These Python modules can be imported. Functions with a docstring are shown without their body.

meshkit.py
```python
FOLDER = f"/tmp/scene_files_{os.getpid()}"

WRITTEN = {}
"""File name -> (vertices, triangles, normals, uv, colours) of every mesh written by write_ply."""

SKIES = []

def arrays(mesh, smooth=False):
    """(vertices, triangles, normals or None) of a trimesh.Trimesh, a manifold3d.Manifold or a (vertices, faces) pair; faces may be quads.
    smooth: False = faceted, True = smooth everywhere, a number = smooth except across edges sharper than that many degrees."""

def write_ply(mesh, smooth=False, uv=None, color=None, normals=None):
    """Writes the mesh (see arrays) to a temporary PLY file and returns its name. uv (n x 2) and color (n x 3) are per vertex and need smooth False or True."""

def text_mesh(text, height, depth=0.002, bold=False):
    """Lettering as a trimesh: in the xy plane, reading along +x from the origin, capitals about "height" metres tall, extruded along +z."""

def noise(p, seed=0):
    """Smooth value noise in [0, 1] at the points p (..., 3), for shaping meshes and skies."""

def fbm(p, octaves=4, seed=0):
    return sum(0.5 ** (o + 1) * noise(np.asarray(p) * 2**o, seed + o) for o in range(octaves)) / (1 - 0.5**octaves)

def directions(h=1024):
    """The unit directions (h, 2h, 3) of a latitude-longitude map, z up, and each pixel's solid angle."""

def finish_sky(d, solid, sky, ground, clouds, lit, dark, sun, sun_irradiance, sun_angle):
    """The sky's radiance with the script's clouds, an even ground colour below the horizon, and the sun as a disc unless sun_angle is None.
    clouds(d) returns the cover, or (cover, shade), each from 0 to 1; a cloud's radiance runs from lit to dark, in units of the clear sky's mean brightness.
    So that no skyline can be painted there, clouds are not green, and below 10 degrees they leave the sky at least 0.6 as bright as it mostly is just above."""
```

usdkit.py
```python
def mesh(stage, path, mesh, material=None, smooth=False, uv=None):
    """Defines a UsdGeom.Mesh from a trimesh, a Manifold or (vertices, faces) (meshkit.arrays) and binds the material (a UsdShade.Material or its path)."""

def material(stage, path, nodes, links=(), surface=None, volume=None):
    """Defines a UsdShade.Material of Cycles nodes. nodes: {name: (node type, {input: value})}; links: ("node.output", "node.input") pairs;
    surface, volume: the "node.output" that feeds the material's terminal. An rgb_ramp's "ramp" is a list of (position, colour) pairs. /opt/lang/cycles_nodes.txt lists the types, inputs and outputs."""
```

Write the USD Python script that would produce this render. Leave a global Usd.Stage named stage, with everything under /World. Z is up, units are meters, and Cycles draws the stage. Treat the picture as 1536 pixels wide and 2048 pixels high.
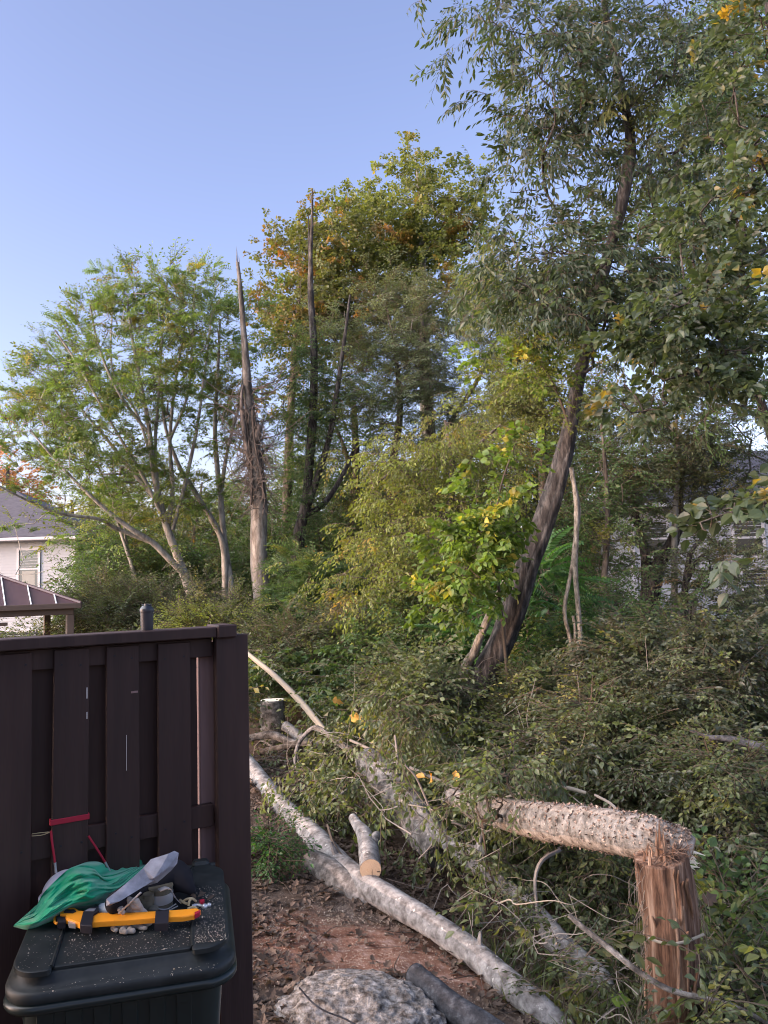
import math, random
import numpy as np, trimesh, usdkit, meshkit
import manifold3d as m3
from scipy.interpolate import RBFInterpolator
from shapely.geometry import Polygon
from pxr import Usd, UsdGeom, UsdLux, UsdShade, Gf, Sdf, Vt

stage = Usd.Stage.CreateInMemory()
UsdGeom.SetStageUpAxis(stage, UsdGeom.Tokens.z)
UsdGeom.SetStageMetersPerUnit(stage, 1.0)
UsdGeom.Xform.Define(stage, '/World')
UsdGeom.Scope.Define(stage, '/World/Looks')
rng = np.random.default_rng(11)

# ---------------------------------------------------------------- camera
EYE = np.array([0, 0, 2.15]); PITCH, ROLL, FPX = math.radians(5.2), math.radians(1.8), 1539.0
FW = np.array([0, math.cos(PITCH), math.sin(PITCH)])
r0, u0 = np.array([1.0, 0, 0]), np.array([0, -math.sin(PITCH), math.cos(PITCH)])
RT, UP = r0 * math.cos(ROLL) - u0 * math.sin(ROLL), u0 * math.cos(ROLL) + r0 * math.sin(ROLL)
cam = UsdGeom.Camera.Define(stage, '/World/camera')
m = Gf.Matrix4d(*RT, 0, *UP, 0, *(-FW), 0, *EYE, 1)
cam.AddTransformOp().Set(m)
cam.CreateHorizontalApertureAttr(20.955); cam.CreateVerticalApertureAttr(27.94)
cam.CreateFocalLengthAttr(20.955 * FPX / 1536)
cam.CreateClippingRangeAttr(Gf.Vec2f(0.05, 2000))
cam.CreateExposureAttr(2.3)

# ---------------------------------------------------------------- sky and sun (a low soft evening sun behind the photographer)
SUN_EL, SUN_AZ = math.radians(15), math.radians(250)       # azimuth = atan2(x, y) of the direction towards the sun
sunv = np.array([math.cos(SUN_EL) * math.sin(SUN_AZ), math.cos(SUN_EL) * math.cos(SUN_AZ), math.sin(SUN_EL)])
skym = usdkit.material(stage, '/World/Looks/sky_air', {
    's': ('sky_texture', {'sky_type': 'single_scattering', 'sun_disc': False, 'sun_elevation': SUN_EL, 'sun_rotation': SUN_AZ,
                          'altitude': 200.0, 'air_density': 1.0, 'aerosol_density': 2.6, 'ozone_density': 2.0}),
    'w': ('mix_color', {'blend_type': 'multiply', 'fac': 1.0, 'b': (1.2, .95, 1.02), 'use_clamp': False}),       # the phone's violet white balance
    'b': ('background_shader', {'strength': 0.086})}, [('s.color', 'w.a'), ('w.result', 'b.color')], surface='b.background')
dome = UsdLux.DomeLight.Define(stage, '/World/sky')
UsdShade.MaterialBindingAPI.Apply(dome.GetPrim()).Bind(skym)
dome.GetPrim().SetCustomDataByKey('kind', 'structure')
sun = UsdLux.DistantLight.Define(stage, '/World/sun')
sun.CreateIntensityAttr(0.55); sun.CreateNormalizeAttr(True); sun.CreateAngleAttr(110.0); sun.CreateColorAttr(Gf.Vec3f(1, .995, .985))
zz = sunv; xx = np.cross([0, 0, 1], zz); xx /= np.linalg.norm(xx); yy = np.cross(zz, xx)
sun.AddTransformOp().Set(Gf.Matrix4d(*xx, 0, *yy, 0, *zz, 0, 0, 0, 0, 1))

# ---------------------------------------------------------------- helpers
def ray(px, py):
    return FW + RT * ((px - 768) / FPX) + UP * ((1024 - py) / FPX)
def P(px, py, Z):
    """the point at depth Z (metres along the view axis) on the line of sight of a pixel of the photograph"""
    return EYE + ray(px, py) * Z
def PR(rpx, Z):
    return rpx * Z / FPX
names = {}
def numbered(parent, name):
    k = names.get((parent, name), 0); names[(parent, name)] = k + 1
    return f'{parent}/{name}' + (f'_{k:03d}' if k else '')
def tagp(prim, label=None, cat=None, group=None, kind=None):
    for k, v in (('label', label), ('category', cat), ('group', group), ('kind', kind)):
        if v: prim.SetCustomDataByKey(k, v)
    return prim
def thing(name, label, cat, group=None, kind=None):
    return tagp(UsdGeom.Xform.Define(stage, numbered('/World', name)).GetPrim(), label, cat, group, kind)
def obj(name, mesh, mat, parent=None, label=None, cat=None, group=None, kind=None, smooth=False):
    par = '/World' if parent is None else str(parent.GetPath())
    return tagp(usdkit.mesh(stage, numbered(par, name), mesh, mat, smooth=smooth).GetPrim(), label, cat, group, kind)
def join(ms):
    ms = [x for x in ms if x is not None and len(x.faces)]
    return trimesh.util.concatenate(ms)
def catmull(pts, n):
    pts = np.asarray(pts, float)
    if len(pts) == 2: return pts[0] + (pts[1] - pts[0]) * np.linspace(0, 1, n)[:, None]
    t = np.linspace(0, len(pts) - 1, n); i = np.minimum(t.astype(int), len(pts) - 2); f = (t - i)[:, None]
    e = np.vstack([2 * pts[0] - pts[1], pts, 2 * pts[-1] - pts[-2]])
    a, b, c, d = e[i], e[i + 1], e[i + 2], e[i + 3]
    return .5 * (2 * b + (c - a) * f + (2 * a - 5 * b + 4 * c - d) * f ** 2 + (3 * b - a - 3 * c + d) * f ** 3)
def frames(p):
    t = np.gradient(p, axis=0); t /= np.maximum(np.linalg.norm(t, axis=1, keepdims=True), 1e-9)
    ref = np.array([0.31, 0.87, 0.38]) if abs(t[:, 2]).mean() > .6 else np.array([0.1, 0.2, 0.97])
    n = np.zeros_like(p); v = ref - t[0] * (ref @ t[0]); v /= np.linalg.norm(v)
    for k in range(len(p)):
        v = v - t[k] * (v @ t[k]); v /= max(np.linalg.norm(v), 1e-9); n[k] = v
    return t, n, np.cross(t, n)
def tube(pts, radii, sides=8, n=None, rough=0.0, rscale=6.0, stretch=1.0, seed=0, cap=True, ridges=0):
    """a tapered tube with an uneven surface; pts and radii along it"""
    pts = np.asarray(pts, float); radii = np.broadcast_to(np.asarray(radii, float), (len(pts),))
    if n is None: n = len(pts)
    if n != len(pts):
        radii = np.interp(np.linspace(0, len(pts) - 1, n), np.arange(len(pts)), radii); pts = catmull(pts, n)
    t, a, b = frames(pts)
    th = np.arange(sides) / sides * 2 * np.pi
    dirs = a[:, None] * np.cos(th)[None, :, None] + b[:, None] * np.sin(th)[None, :, None]
    R = np.repeat(radii[:, None], sides, 1)
    if rough:
        arc = np.concatenate([[0], np.cumsum(np.linalg.norm(np.diff(pts, axis=0), axis=1))])
        q = np.stack([np.cos(th)[None] * R * rscale + 0 * arc[:, None], np.sin(th)[None] * R * rscale + 0 * arc[:, None], arc[:, None] * rscale / stretch + 0 * th[None]], -1)
        R = R * (1 + rough * (meshkit.fbm(q + seed * 7.3, 4, seed) - .5) * 2)
        if ridges:
            R = R * (1 + .5 * rough * np.abs(np.sin(ridges * th[None] + 3 * meshkit.noise(q * .4, seed + 5))))
    v = (pts[:, None] + dirs * R[..., None]).reshape(-1, 3)
    i = np.arange(n - 1)[:, None] * sides; j = np.arange(sides)[None]; j2 = (j + 1) % sides
    f = np.concatenate([np.stack([i + j, i + j2, i + sides + j2], -1).reshape(-1, 3), np.stack([i + j, i + sides + j2, i + sides + j], -1).reshape(-1, 3)])
    if cap:
        k = len(v); v = np.vstack([v, pts[0], pts[-1]]); jj = np.arange(sides); o = (n - 1) * sides
        f = np.vstack([f, np.stack([np.full(sides, k), (jj + 1) % sides, jj], 1), np.stack([np.full(sides, k + 1), o + jj, o + (jj + 1) % sides], 1)])
    return trimesh.Trimesh(v, f, process=False)
def basis(o, ex, ey, ez):
    M = np.eye(4); M[:3, 0], M[:3, 1], M[:3, 2], M[:3, 3] = ex, ey, ez, o
    return M
def box(x0, x1, y0, y1, z0, z1, M=None, bev=0.0):
    if bev:
        c = [(x, y, z) for x in (x0, x1) for y in (y0, y1) for z in (z0, z1)]
        cen = np.array([(x0 + x1) / 2, (y0 + y1) / 2, (z0 + z1) / 2]); pts = []
        for q in c:
            q = np.array(q); s = np.sign(cen - q)
            for k in range(3):
                w = q + s * bev; w[k] = q[k]; pts.append(w)
        b = trimesh.convex.convex_hull(np.array(pts))
    else:
        b = trimesh.creation.box([x1 - x0, y1 - y0, z1 - z0]); b.apply_translation([(x0 + x1) / 2, (y0 + y1) / 2, (z0 + z1) / 2])
    if M is not None: b.apply_transform(M)
    return b
def sphere(c, r, n=2, sc=(1, 1, 1), rough=0.0, rs=5.0, seed=0):
    s = trimesh.creation.icosphere(n, 1.0); v = s.vertices * np.array(sc) * r
    if rough: v = v * (1 + rough * 2 * (meshkit.fbm(v * rs + seed * 3.1 + 50, 3, seed) - .5))[:, None]
    return trimesh.Trimesh(v + np.asarray(c), s.faces, process=False)

# ---------------------------------------------------------------- materials
def mat(name, base, rough=.6, spec=.4, noise=None, bump=None, metal=0.0, **kw):
    """principled material. noise: (scale, xyz stretch, [(pos, colour)...]) over world position; bump: (scale, stretch, strength, distance)"""
    nodes = {'p': ('principled_bsdf', {'base_color': base, 'roughness': rough, 'specular_ior_level': spec, 'metallic': metal, **kw}), 'g': ('geometry', {})}
    links = []
    if noise:
        sc, st, ramp = noise
        nodes |= {'m': ('mapping', {'scale': st}), 'n': ('noise_texture', {'scale': sc, 'detail': 6.0, 'roughness': .62}), 'r': ('rgb_ramp', {'ramp': ramp})}
        links += [('g.position', 'm.vector'), ('m.vector', 'n.vector'), ('n.fac', 'r.fac'), ('r.color', 'p.base_color')]
    if bump:
        sc, st, s, d = bump
        nodes |= {'m2': ('mapping', {'scale': st}), 'n2': ('noise_texture', {'scale': sc, 'detail': 6.0, 'roughness': .65}), 'b': ('bump', {'strength': s, 'distance': d})}
        links += [('g.position', 'm2.vector'), ('m2.vector', 'n2.vector'), ('n2.fac', 'b.height'), ('b.normal', 'p.normal')]
    return usdkit.material(stage, f'/World/Looks/{name}', nodes, links, surface='p.BSDF')
def bark(name, dark, mid, light, scale=9.0, st=(1, 1, .35), lichen=None, lichen_amount=.62, bumpd=.03, rough=.85):
    nodes = {'g': ('geometry', {}), 'm': ('mapping', {'scale': st}), 'n': ('noise_texture', {'scale': scale, 'detail': 8.0, 'roughness': .7}),
             'r': ('rgb_ramp', {'ramp': [(.37, dark), (.5, mid), (.64, light)]}),
             'n3': ('noise_texture', {'scale': 22.0, 'detail': 5.0, 'roughness': .7}), 'r3': ('rgb_ramp', {'ramp': [(lichen_amount, (0, 0, 0)), (lichen_amount + .05, (1, 1, 1))]}),
             'x': ('mix_color', {'b': lichen or light, 'fac': 0.0}), 'b': ('bump', {'strength': .8, 'distance': bumpd}),
             'p': ('principled_bsdf', {'roughness': rough, 'specular_ior_level': .25})}
    links = [('g.position', 'm.vector'), ('m.vector', 'n.vector'), ('n.fac', 'r.fac'), ('r.color', 'x.a'), ('x.result', 'p.base_color'), ('n.fac', 'b.height'), ('b.normal', 'p.normal')]
    if lichen: links += [('g.position', 'n3.vector'), ('n3.fac', 'r3.fac'), ('r3.color', 'x.fac')]
    return usdkit.material(stage, f'/World/Looks/{name}', nodes, links, surface='p.BSDF')
LEAF_GAIN = {'leaf_litter': 1.5, 'leaf_drab': 2.1, 'leaf_dark_green': 1.75, 'leaf_fallen_crown': 1.45, 'leaf_silvery': 1.15, 'leaf_olive_small': 1.3, 'leaf_yellow_olive': 1.35, 'leaf_broad_bright': .9, 'leaf_frond': .75, 'leaf_broad_mixed': .9, 'leaf_locust': 1.35, 'leaf_drooping_green': .95, 'leaf_tulip': 1.35, 'leaf_maple_turning': 1.15}
COOLER = ('leaf_fallen_crown', 'leaf_olive_small', 'leaf_silvery', 'leaf_drooping_green', 'leaf_locust', 'leaf_drab', 'leaf_broad_mixed')
def leafmat(name, ramp, alt=None, alt_scale=.8, alt_at=(.52, .68), trans=.42, rough=.45, spec=.4, vary=.35):
    """leaves: colour differs from leaf to leaf (ramp), from spray to spray, and in patches (alt)"""
    ramp = [tuple(min(1, v * k * LEAF_GAIN.get(name, 1.3)) for v, k in zip(c, (.87, 1.0, 1.08) if name in COOLER else (1, 1, 1))) for c in ramp] if name != 'leaf_golden' else ramp
    n = len(ramp)
    stops = []
    for k, c in enumerate(ramp): stops.append((k / max(n - 1, 1), c))
    nodes = {'g': ('geometry', {}), 'o': ('object_info', {}), 'r': ('rgb_ramp', {'ramp': stops}),
             'n': ('noise_texture', {'scale': alt_scale, 'detail': 3.0, 'roughness': .6}), 'nr': ('map_range', {'from_min': alt_at[0], 'from_max': alt_at[1], 'clamp': True}),
             'x': ('mix_color', {'b': alt or ramp[0], 'fac': 0.0}),
             'v': ('map_range', {'from_min': 0.0, 'from_max': 1.0, 'to_min': 1 - vary, 'to_max': 1 + vary}), 'h': ('hsv', {}),
             'p': ('principled_bsdf', {'roughness': rough, 'specular_ior_level': spec}), 't': ('translucent_bsdf', {}),
             'tc': ('mix_color', {'blend_type': 'multiply', 'fac': 1.0, 'b': (1.5, 1.45, .6), 'use_clamp': False}), 'mx': ('mix_closure', {'fac': trans})}
    links = [('g.random_per_island', 'r.fac'), ('r.color', 'x.a'), ('o.random', 'v.value'), ('v.result', 'h.value'), ('x.result', 'h.color'), ('h.color', 'p.base_color'),
             ('h.color', 'tc.a'), ('tc.result', 't.color'), ('p.BSDF', 'mx.closure1'), ('t.BSDF', 'mx.closure2')]
    if alt: links += [('g.position', 'n.vector'), ('n.fac', 'nr.value'), ('nr.result', 'x.fac')]
    return usdkit.material(stage, f'/World/Looks/{name}', nodes, links, surface='mx.closure')

M = {}
M['fence'] = mat('fence_paint', (.018, .011, .0115), .6, .35, (7, (1, 1, .12), [(.36, (.025, .0122, .0108)), (.5, (.034, .0168, .0145)), (.66, (.047, .025, .021))]), (34, (1, 1, .05), .5, .006))
M['raw_post'] = mat('weathered_post', (.2, .13, .12), .8, .2, (12, (1, 1, .08), [(.3, (.13, .08, .075)), (.7, (.24, .16, .15))]), (40, (1, 1, .06), .4, .004))
M['scratch'] = mat('scraped_paint', (.45, .42, .4), .7)
M['bin'] = mat('bin_plastic', (.008, .014, .0135), .36, .45, (9, (1, 1, 1), [(.3, (.006, .011, .0105)), (.7, (.011, .018, .0175))]), (120, (1, 1, 1), .12, .002))
M['lid'] = mat('lid_plastic', (.01, .014, .0145), .5, .35, (14, (1, 1, 1), [(.35, (.007, .0105, .011)), (.7, (.019, .023, .0235))]), (140, (1, 1, 1), .15, .002))
M['chip'] = mat('sawdust', (.58, .5, .4), .9, .1)
M['cloth'] = mat('green_cloth', (.0, .27, .13), .85, .15, (10, (1, 1, 1), [(.3, (.0, .24, .115)), (.7, (.004, .33, .165))]), (400, (1, 1, 1), .12, .001), sheen_weight=.3)
M['white_plastic'] = mat('white_plastic', (.62, .6, .66), .35)
M['grey_film'] = mat('grey_film', (.23, .24, .28), .42, .5, (18, (1, 1, 1), [(.3, (.14, .145, .17)), (.65, (.3, .31, .36))]))
M['black_cloth'] = mat('black_cloth', (.012, .012, .016), .9, .2)
M['orange'] = mat('orange_plastic', (.85, .31, .02), .4)
M['black'] = mat('black_rubber', (.008, .008, .014), .6)
M['glove'] = mat('glove_leather', (.36, .32, .28), .85, .2, (25, (1, 1, 1), [(.35, (.24, .21, .18)), (.65, (.46, .41, .36))]))
M['cuff'] = mat('glove_cuff', (.5, .53, .55), .85, .2)
M['steel'] = mat('galvanised_steel', (.55, .56, .58), .35, metal=.8)
M['olive'] = mat('olive_tin', (.07, .065, .045), .5, .5, (30, (1, 1, 1), [(.3, (.04, .04, .03)), (.7, (.12, .11, .08))]))
M['brass'] = mat('tan_cord', (.42, .34, .2), .6)
M['red'] = mat('red_webbing', (.33, .008, .03), .6)
M['bottle'] = mat('black_bottle', (.014, .017, .025), .35, .5)
M['siding'] = mat('vinyl_siding', (.26, .285, .32), .6, .3)
M['trim'] = mat('white_trim', (.36, .375, .41), .5, .3)
M['shingle'] = mat('roof_shingle', (.055, .056, .07), .9, .2, (5, (1, 1, 4), [(.3, (.04, .041, .055)), (.7, (.075, .075, .09))]))
M['glass'] = mat('window_glass', (.02, .024, .026), .06, .6)
M['blind'] = mat('window_blind', (.2, .21, .2), .7)
M['gaz_roof'] = mat('gazebo_roof_metal', (.105, .056, .064), .38, .5, (2, (1, 1, 1), [(.3, (.06, .036, .042)), (.7, (.082, .052, .058))]))
M['gaz_frame'] = mat('gazebo_frame', (.085, .062, .05), .5, .4)
M['grey_wood'] = mat('grey_boards', (.2, .185, .17), .85, .2, (8, (3, 3, .3), [(.3, (.13, .12, .11)), (.7, (.27, .25, .23))]))
M['bark_grey'] = bark('bark_pale_grey', (.1, .094, .084), (.2, .19, .172), (.29, .28, .255), 9)
M['bark_log'] = bark('bark_smooth_grey_log', (.065, .06, .057), (.155, .15, .147), (.27, .268, .262), 13, (1, 1, 1), (.42, .42, .4), .63, .012)
M['bark_log2'] = bark('bark_dark_grey_log', (.035, .032, .03), (.105, .097, .09), (.23, .22, .21), 12, (1, 1, 1), (.42, .42, .4), .64, .02)
M['bark_black'] = bark('bark_wet_dark_log', (.016, .017, .02), (.035, .037, .043), (.085, .09, .1), 16, (1, 1, 1), (.2, .21, .22), .66, .02)
M['bark_dark'] = bark('bark_dark_furrowed', (.012, .0105, .01), (.042, .037, .035), (.115, .104, .097), 16, (1, 1, .22), (.22, .2, .19), .68, .05)
M['bark_brown'] = bark('bark_brown', (.03, .025, .02), (.075, .063, .052), (.15, .13, .11), 12, (1, 1, .3), None, .6, .03)
M['bark_snag'] = bark('bark_peeling_snag', (.13, .09, .068), (.32, .25, .2), (.5, .42, .36), 7, (1, 1, .3), None, .6, .03)
M['bark_snag_up'] = bark('bark_snag_top', (.03, .025, .022), (.075, .063, .057), (.15, .13, .12), 9, (1, 1, .2), None, .6, .03)
M['cedar'] = bark('shredded_cedar', (.045, .023, .015), (.155, .088, .058), (.31, .215, .16), 16, (1.3, 1.3, .1), None, .6, .04)
M['cedar_strip'] = bark('cedar_strip', (.1, .05, .032), (.24, .135, .085), (.4, .27, .19), 20, (2, 2, .15), None, .6, .02)
M['cedar_log'] = bark('flaky_pink_bark', (.075, .062, .052), (.19, .168, .148), (.31, .28, .255), 14, (1, 1, 1), None, .6, .03)
M['flake'] = mat('bark_flake', (.33, .25, .21), .9, .1, (30, (1, 1, 1), [(.38, (.06, .038, .03)), (.55, (.28, .21, .17)), (.65, (.5, .41, .35))]))
M['cutwood'] = mat('fresh_cut_wood', (.62, .47, .3), .8, .2, (30, (1, 1, 1), [(.3, (.5, .36, .22)), (.7, (.7, .55, .37))]))
M['cutwood_white'] = mat('pale_cut_wood', (.75, .7, .58), .8, .2)
M['twig'] = mat('twig_bark', (.07, .055, .042), .85, .2)
M['twig_grey'] = mat('twig_grey', (.17, .155, .14), .85, .2)
M['snag_vine'] = mat('dead_vine', (.085, .07, .062), .85, .2)
M['twig_pale'] = mat('twig_pale', (.24, .215, .175), .85, .2)
M['vine'] = bark('vine_bark', (.09, .075, .06), (.22, .19, .155), (.38, .34, .29), 20, (1, 1, .4), None)
M['rock'] = mat('rock', (.3, .29, .28), .95, .1, (26, (1, 1, 1), [(.34, (.06, .05, .043)), (.46, (.16, .145, .13)), (.56, (.25, .235, .22)), (.7, (.42, .4, .38))]), (40, (1, 1, 1), 1.0, .03))
G = lambda r, g, b: (r, g, b)
M['lf_locust'] = leafmat('leaf_locust', [G(.075, .11, .025), G(.11, .15, .035), G(.16, .17, .04), G(.12, .15, .055)], (.22, .18, .035), .7, (.56, .7))
M['lf_maple'] = leafmat('leaf_maple_turning', [G(.07, .085, .03), G(.12, .115, .035), G(.2, .12, .035), G(.085, .1, .035)], (.23, .1, .035), .9, (.53, .72))
M['lf_tulip'] = leafmat('leaf_tulip', [G(.075, .095, .03), G(.115, .13, .04), G(.15, .14, .04), G(.1, .105, .035)], (.23, .13, .03), .6, (.58, .7))
M['lf_drab'] = leafmat('leaf_drab', [G(.055, .062, .034), G(.085, .085, .045), G(.11, .105, .055), G(.075, .072, .045)], (.16, .1, .05), .9, (.6, .72))
M['lf_yellow'] = leafmat('leaf_yellow_olive', [G(.085, .11, .024), G(.13, .15, .03), G(.185, .18, .036), G(.105, .135, .03)], (.24, .16, .04), .9, (.57, .7))
M['lf_green'] = leafmat('leaf_dark_green', [G(.03, .055, .02), G(.05, .08, .026), G(.075, .105, .033)], (.12, .12, .03), .8, (.58, .7))
M['lf_cherry'] = leafmat('leaf_drooping_green', [G(.04, .055, .026), G(.06, .078, .036), G(.085, .1, .048), G(.05, .062, .033)], (.11, .12, .035), .6, (.6, .7), spec=.5)
M['lf_big'] = leafmat('leaf_broad_mixed', [G(.055, .07, .033), G(.085, .1, .045), G(.1, .11, .06), G(.12, .13, .035)], (.26, .17, .02), 1.3, (.62, .7), spec=.55, rough=.4)
M['lf_bright'] = leafmat('leaf_broad_bright', [G(.09, .15, .025), G(.14, .2, .03), G(.2, .24, .04), G(.12, .17, .05)], (.3, .25, .04), 2.2, (.58, .68))
M['lf_olive'] = leafmat('leaf_olive_small', [G(.05, .06, .026), G(.08, .09, .036), G(.11, .12, .05), G(.065, .07, .03)], (.16, .15, .04), .9, (.58, .7), spec=.55)
M['lf_brush'] = leafmat('leaf_fallen_crown', [G(.06, .07, .028), G(.1, .11, .042), G(.15, .15, .06), G(.075, .085, .03), G(.11, .1, .045)], (.17, .175, .05), 1.2, (.57, .7), spec=.55)
M['lf_silver'] = leafmat('leaf_silvery', [G(.05, .055, .03), G(.075, .08, .045), G(.11, .115, .075)], (.1, .09, .05), .9, (.58, .7), spec=.7, rough=.38)
M['lf_frond'] = leafmat('leaf_frond', [G(.04, .11, .03), G(.06, .15, .04), G(.09, .18, .04)], None)
M['lf_orange'] = leafmat('leaf_orange', [G(.2, .09, .035), G(.24, .13, .045), G(.13, .1, .04)], None)
M['lf_dead'] = leafmat('leaf_litter', [G(.05, .034, .024), G(.1, .07, .05), G(.17, .125, .09), G(.07, .05, .036), G(.24, .185, .14)], None, trans=.1, rough=.7)
M['lf_gold'] = leafmat('leaf_golden', [G(.42, .26, .06), G(.42, .31, .08)], None)
M['lf_tan'] = leafmat('leaf_yellowed', [G(.28, .17, .04), G(.24, .17, .05)], None)

# the standing dead trunk: dark rough bark above, peeled pale wood below, with a ragged change between
zs_ = P(512, 985, 17)[2]
M['bark_snag'] = usdkit.material(stage, '/World/Looks/bark_standing_dead', {
    'g': ('geometry', {}), 'm': ('mapping', {'scale': (1, 1, .3)}), 'n': ('noise_texture', {'scale': 8.0, 'detail': 8.0, 'roughness': .7}),
    'r1': ('rgb_ramp', {'ramp': [(.37, (.075, .064, .054)), (.5, (.16, .142, .124)), (.64, (.26, .242, .222))]}), 'r2': ('rgb_ramp', {'ramp': [(.37, (.035, .032, .029)), (.5, (.09, .082, .075)), (.64, (.18, .168, .155))]}),
    's': ('separate_xyz', {}), 'n2': ('noise_texture', {'scale': 2.5, 'detail': 5.0}), 'ma': ('math', {'math_type': 'multiply_add', 'value2': 3.0}), 'mr': ('map_range', {'from_min': zs_ + .9, 'from_max': zs_ + 2.1, 'clamp': True}),
    'x': ('mix_color', {}), 'b': ('bump', {'strength': .8, 'distance': .03}), 'p': ('principled_bsdf', {'roughness': .9, 'specular_ior_level': .2})},
    [('g.position', 'm.vector'), ('m.vector', 'n.vector'), ('n.fac', 'r1.fac'), ('n.fac', 'r2.fac'), ('g.position', 's.vector'), ('g.position', 'n2.vector'), ('n2.fac', 'ma.value1'), ('s.z', 'ma.value3'), ('ma.value', 'mr.value'),
     ('mr.result', 'x.fac'), ('r1.color', 'x.a'), ('r2.color', 'x.b'), ('x.result', 'p.base_color'), ('n.fac', 'b.height'), ('b.normal', 'p.normal')], surface='p.BSDF')

def ringmat(name, c):
    """a sawn end with growth rings round the point c"""
    return usdkit.material(stage, f'/World/Looks/{name}', {'g': ('geometry', {}), 's': ('vector_math', {'math_type': 'subtract', 'vector2': tuple(map(float, c))}), 'n': ('noise_texture', {'scale': 25.0, 'detail': 4.0}), 'sc': ('vector_math', {'math_type': 'scale', 'scale': .02}), 'a': ('vector_math', {'math_type': 'add'}),
        'l': ('vector_math', {'math_type': 'length'}), 'm': ('math', {'math_type': 'multiply', 'value2': 900.0}), 'si': ('math', {'math_type': 'sine'}), 'r': ('rgb_ramp', {'ramp': [(0, (.3, .22, .15)), (.6, (.43, .34, .25)), (1, (.48, .4, .3))]}), 'mr': ('map_range', {'from_min': -1.0, 'from_max': 1.0}),
        'p': ('principled_bsdf', {'roughness': .85, 'specular_ior_level': .2})}, [('g.position', 's.vector1'), ('g.position', 'n.vector'), ('n.color', 'sc.vector1'), ('s.vector', 'a.vector1'), ('sc.vector', 'a.vector2'), ('a.vector', 'l.vector1'), ('l.value', 'm.value1'), ('m.value', 'si.value1'), ('si.value', 'mr.value'), ('mr.result', 'r.fac'), ('r.color', 'p.base_color')], surface='p.BSDF')
# ---------------------------------------------------------------- terrain: level by the fence, falling to the right into a hollow, rising again behind
TP = np.array([(-2, 1, 0), (-1, 3, 0), (-3, 4, 0), (0, 2, 0), (.3, 3.5, -.02), (-.5, 4.5, 0), (-.9, 6, 0), (-1.2, 8.5, .05), (-1.5, 10.5, .1),
               (.55, 4.2, -.12), (.2, 5, -.1), (-.2, 6.5, -.08), (1.6, 4.2, -.5), (1, 5.5, -.55), (.5, 7.5, -.45), (3, 5, -.8), (2.5, 8, -.8), (1, 10, -.55),
               (4, 11, -.7), (0, 13, -.25), (6, 8, -.8), (8, 4, -.6), (2, 15, -.35), (6, 16, 0), (10, 20, .45), (12, 26, .8), (3, 22, .25), (-3, 18, 0), (-8, 14, -.2),
               (-9, 30, -.6), (-14, 26, -.6), (0, 30, .4), (20, 40, 1), (-20, 50, 0), (40, 60, 1.5), (0, 60, .8), (-40, 40, 0), (60, 30, 1), (0, -10, 0), (-30, 0, 0),
               (30, 0, -.5), (40, -10, -.3), (0, 180, 2), (180, 0, 0), (-180, 0, 0), (0, -180, 0), (150, 150, 2), (-150, 150, 0), (150, -150, 0), (-150, -150, 0)], float)
_rbf = RBFInterpolator(TP[:, :2], TP[:, 2], kernel='linear', smoothing=.3)
def hgt(xy):
    xy = np.atleast_2d(np.asarray(xy, float))[:, :2]
    q = np.column_stack([xy, np.zeros(len(xy))])
    return _rbf(xy) + .09 * (meshkit.fbm(q * 1.3 + 20, 3, 3) - .5) + .03 * (meshkit.fbm(q * 7 + 9, 2, 4) - .5)
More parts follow.
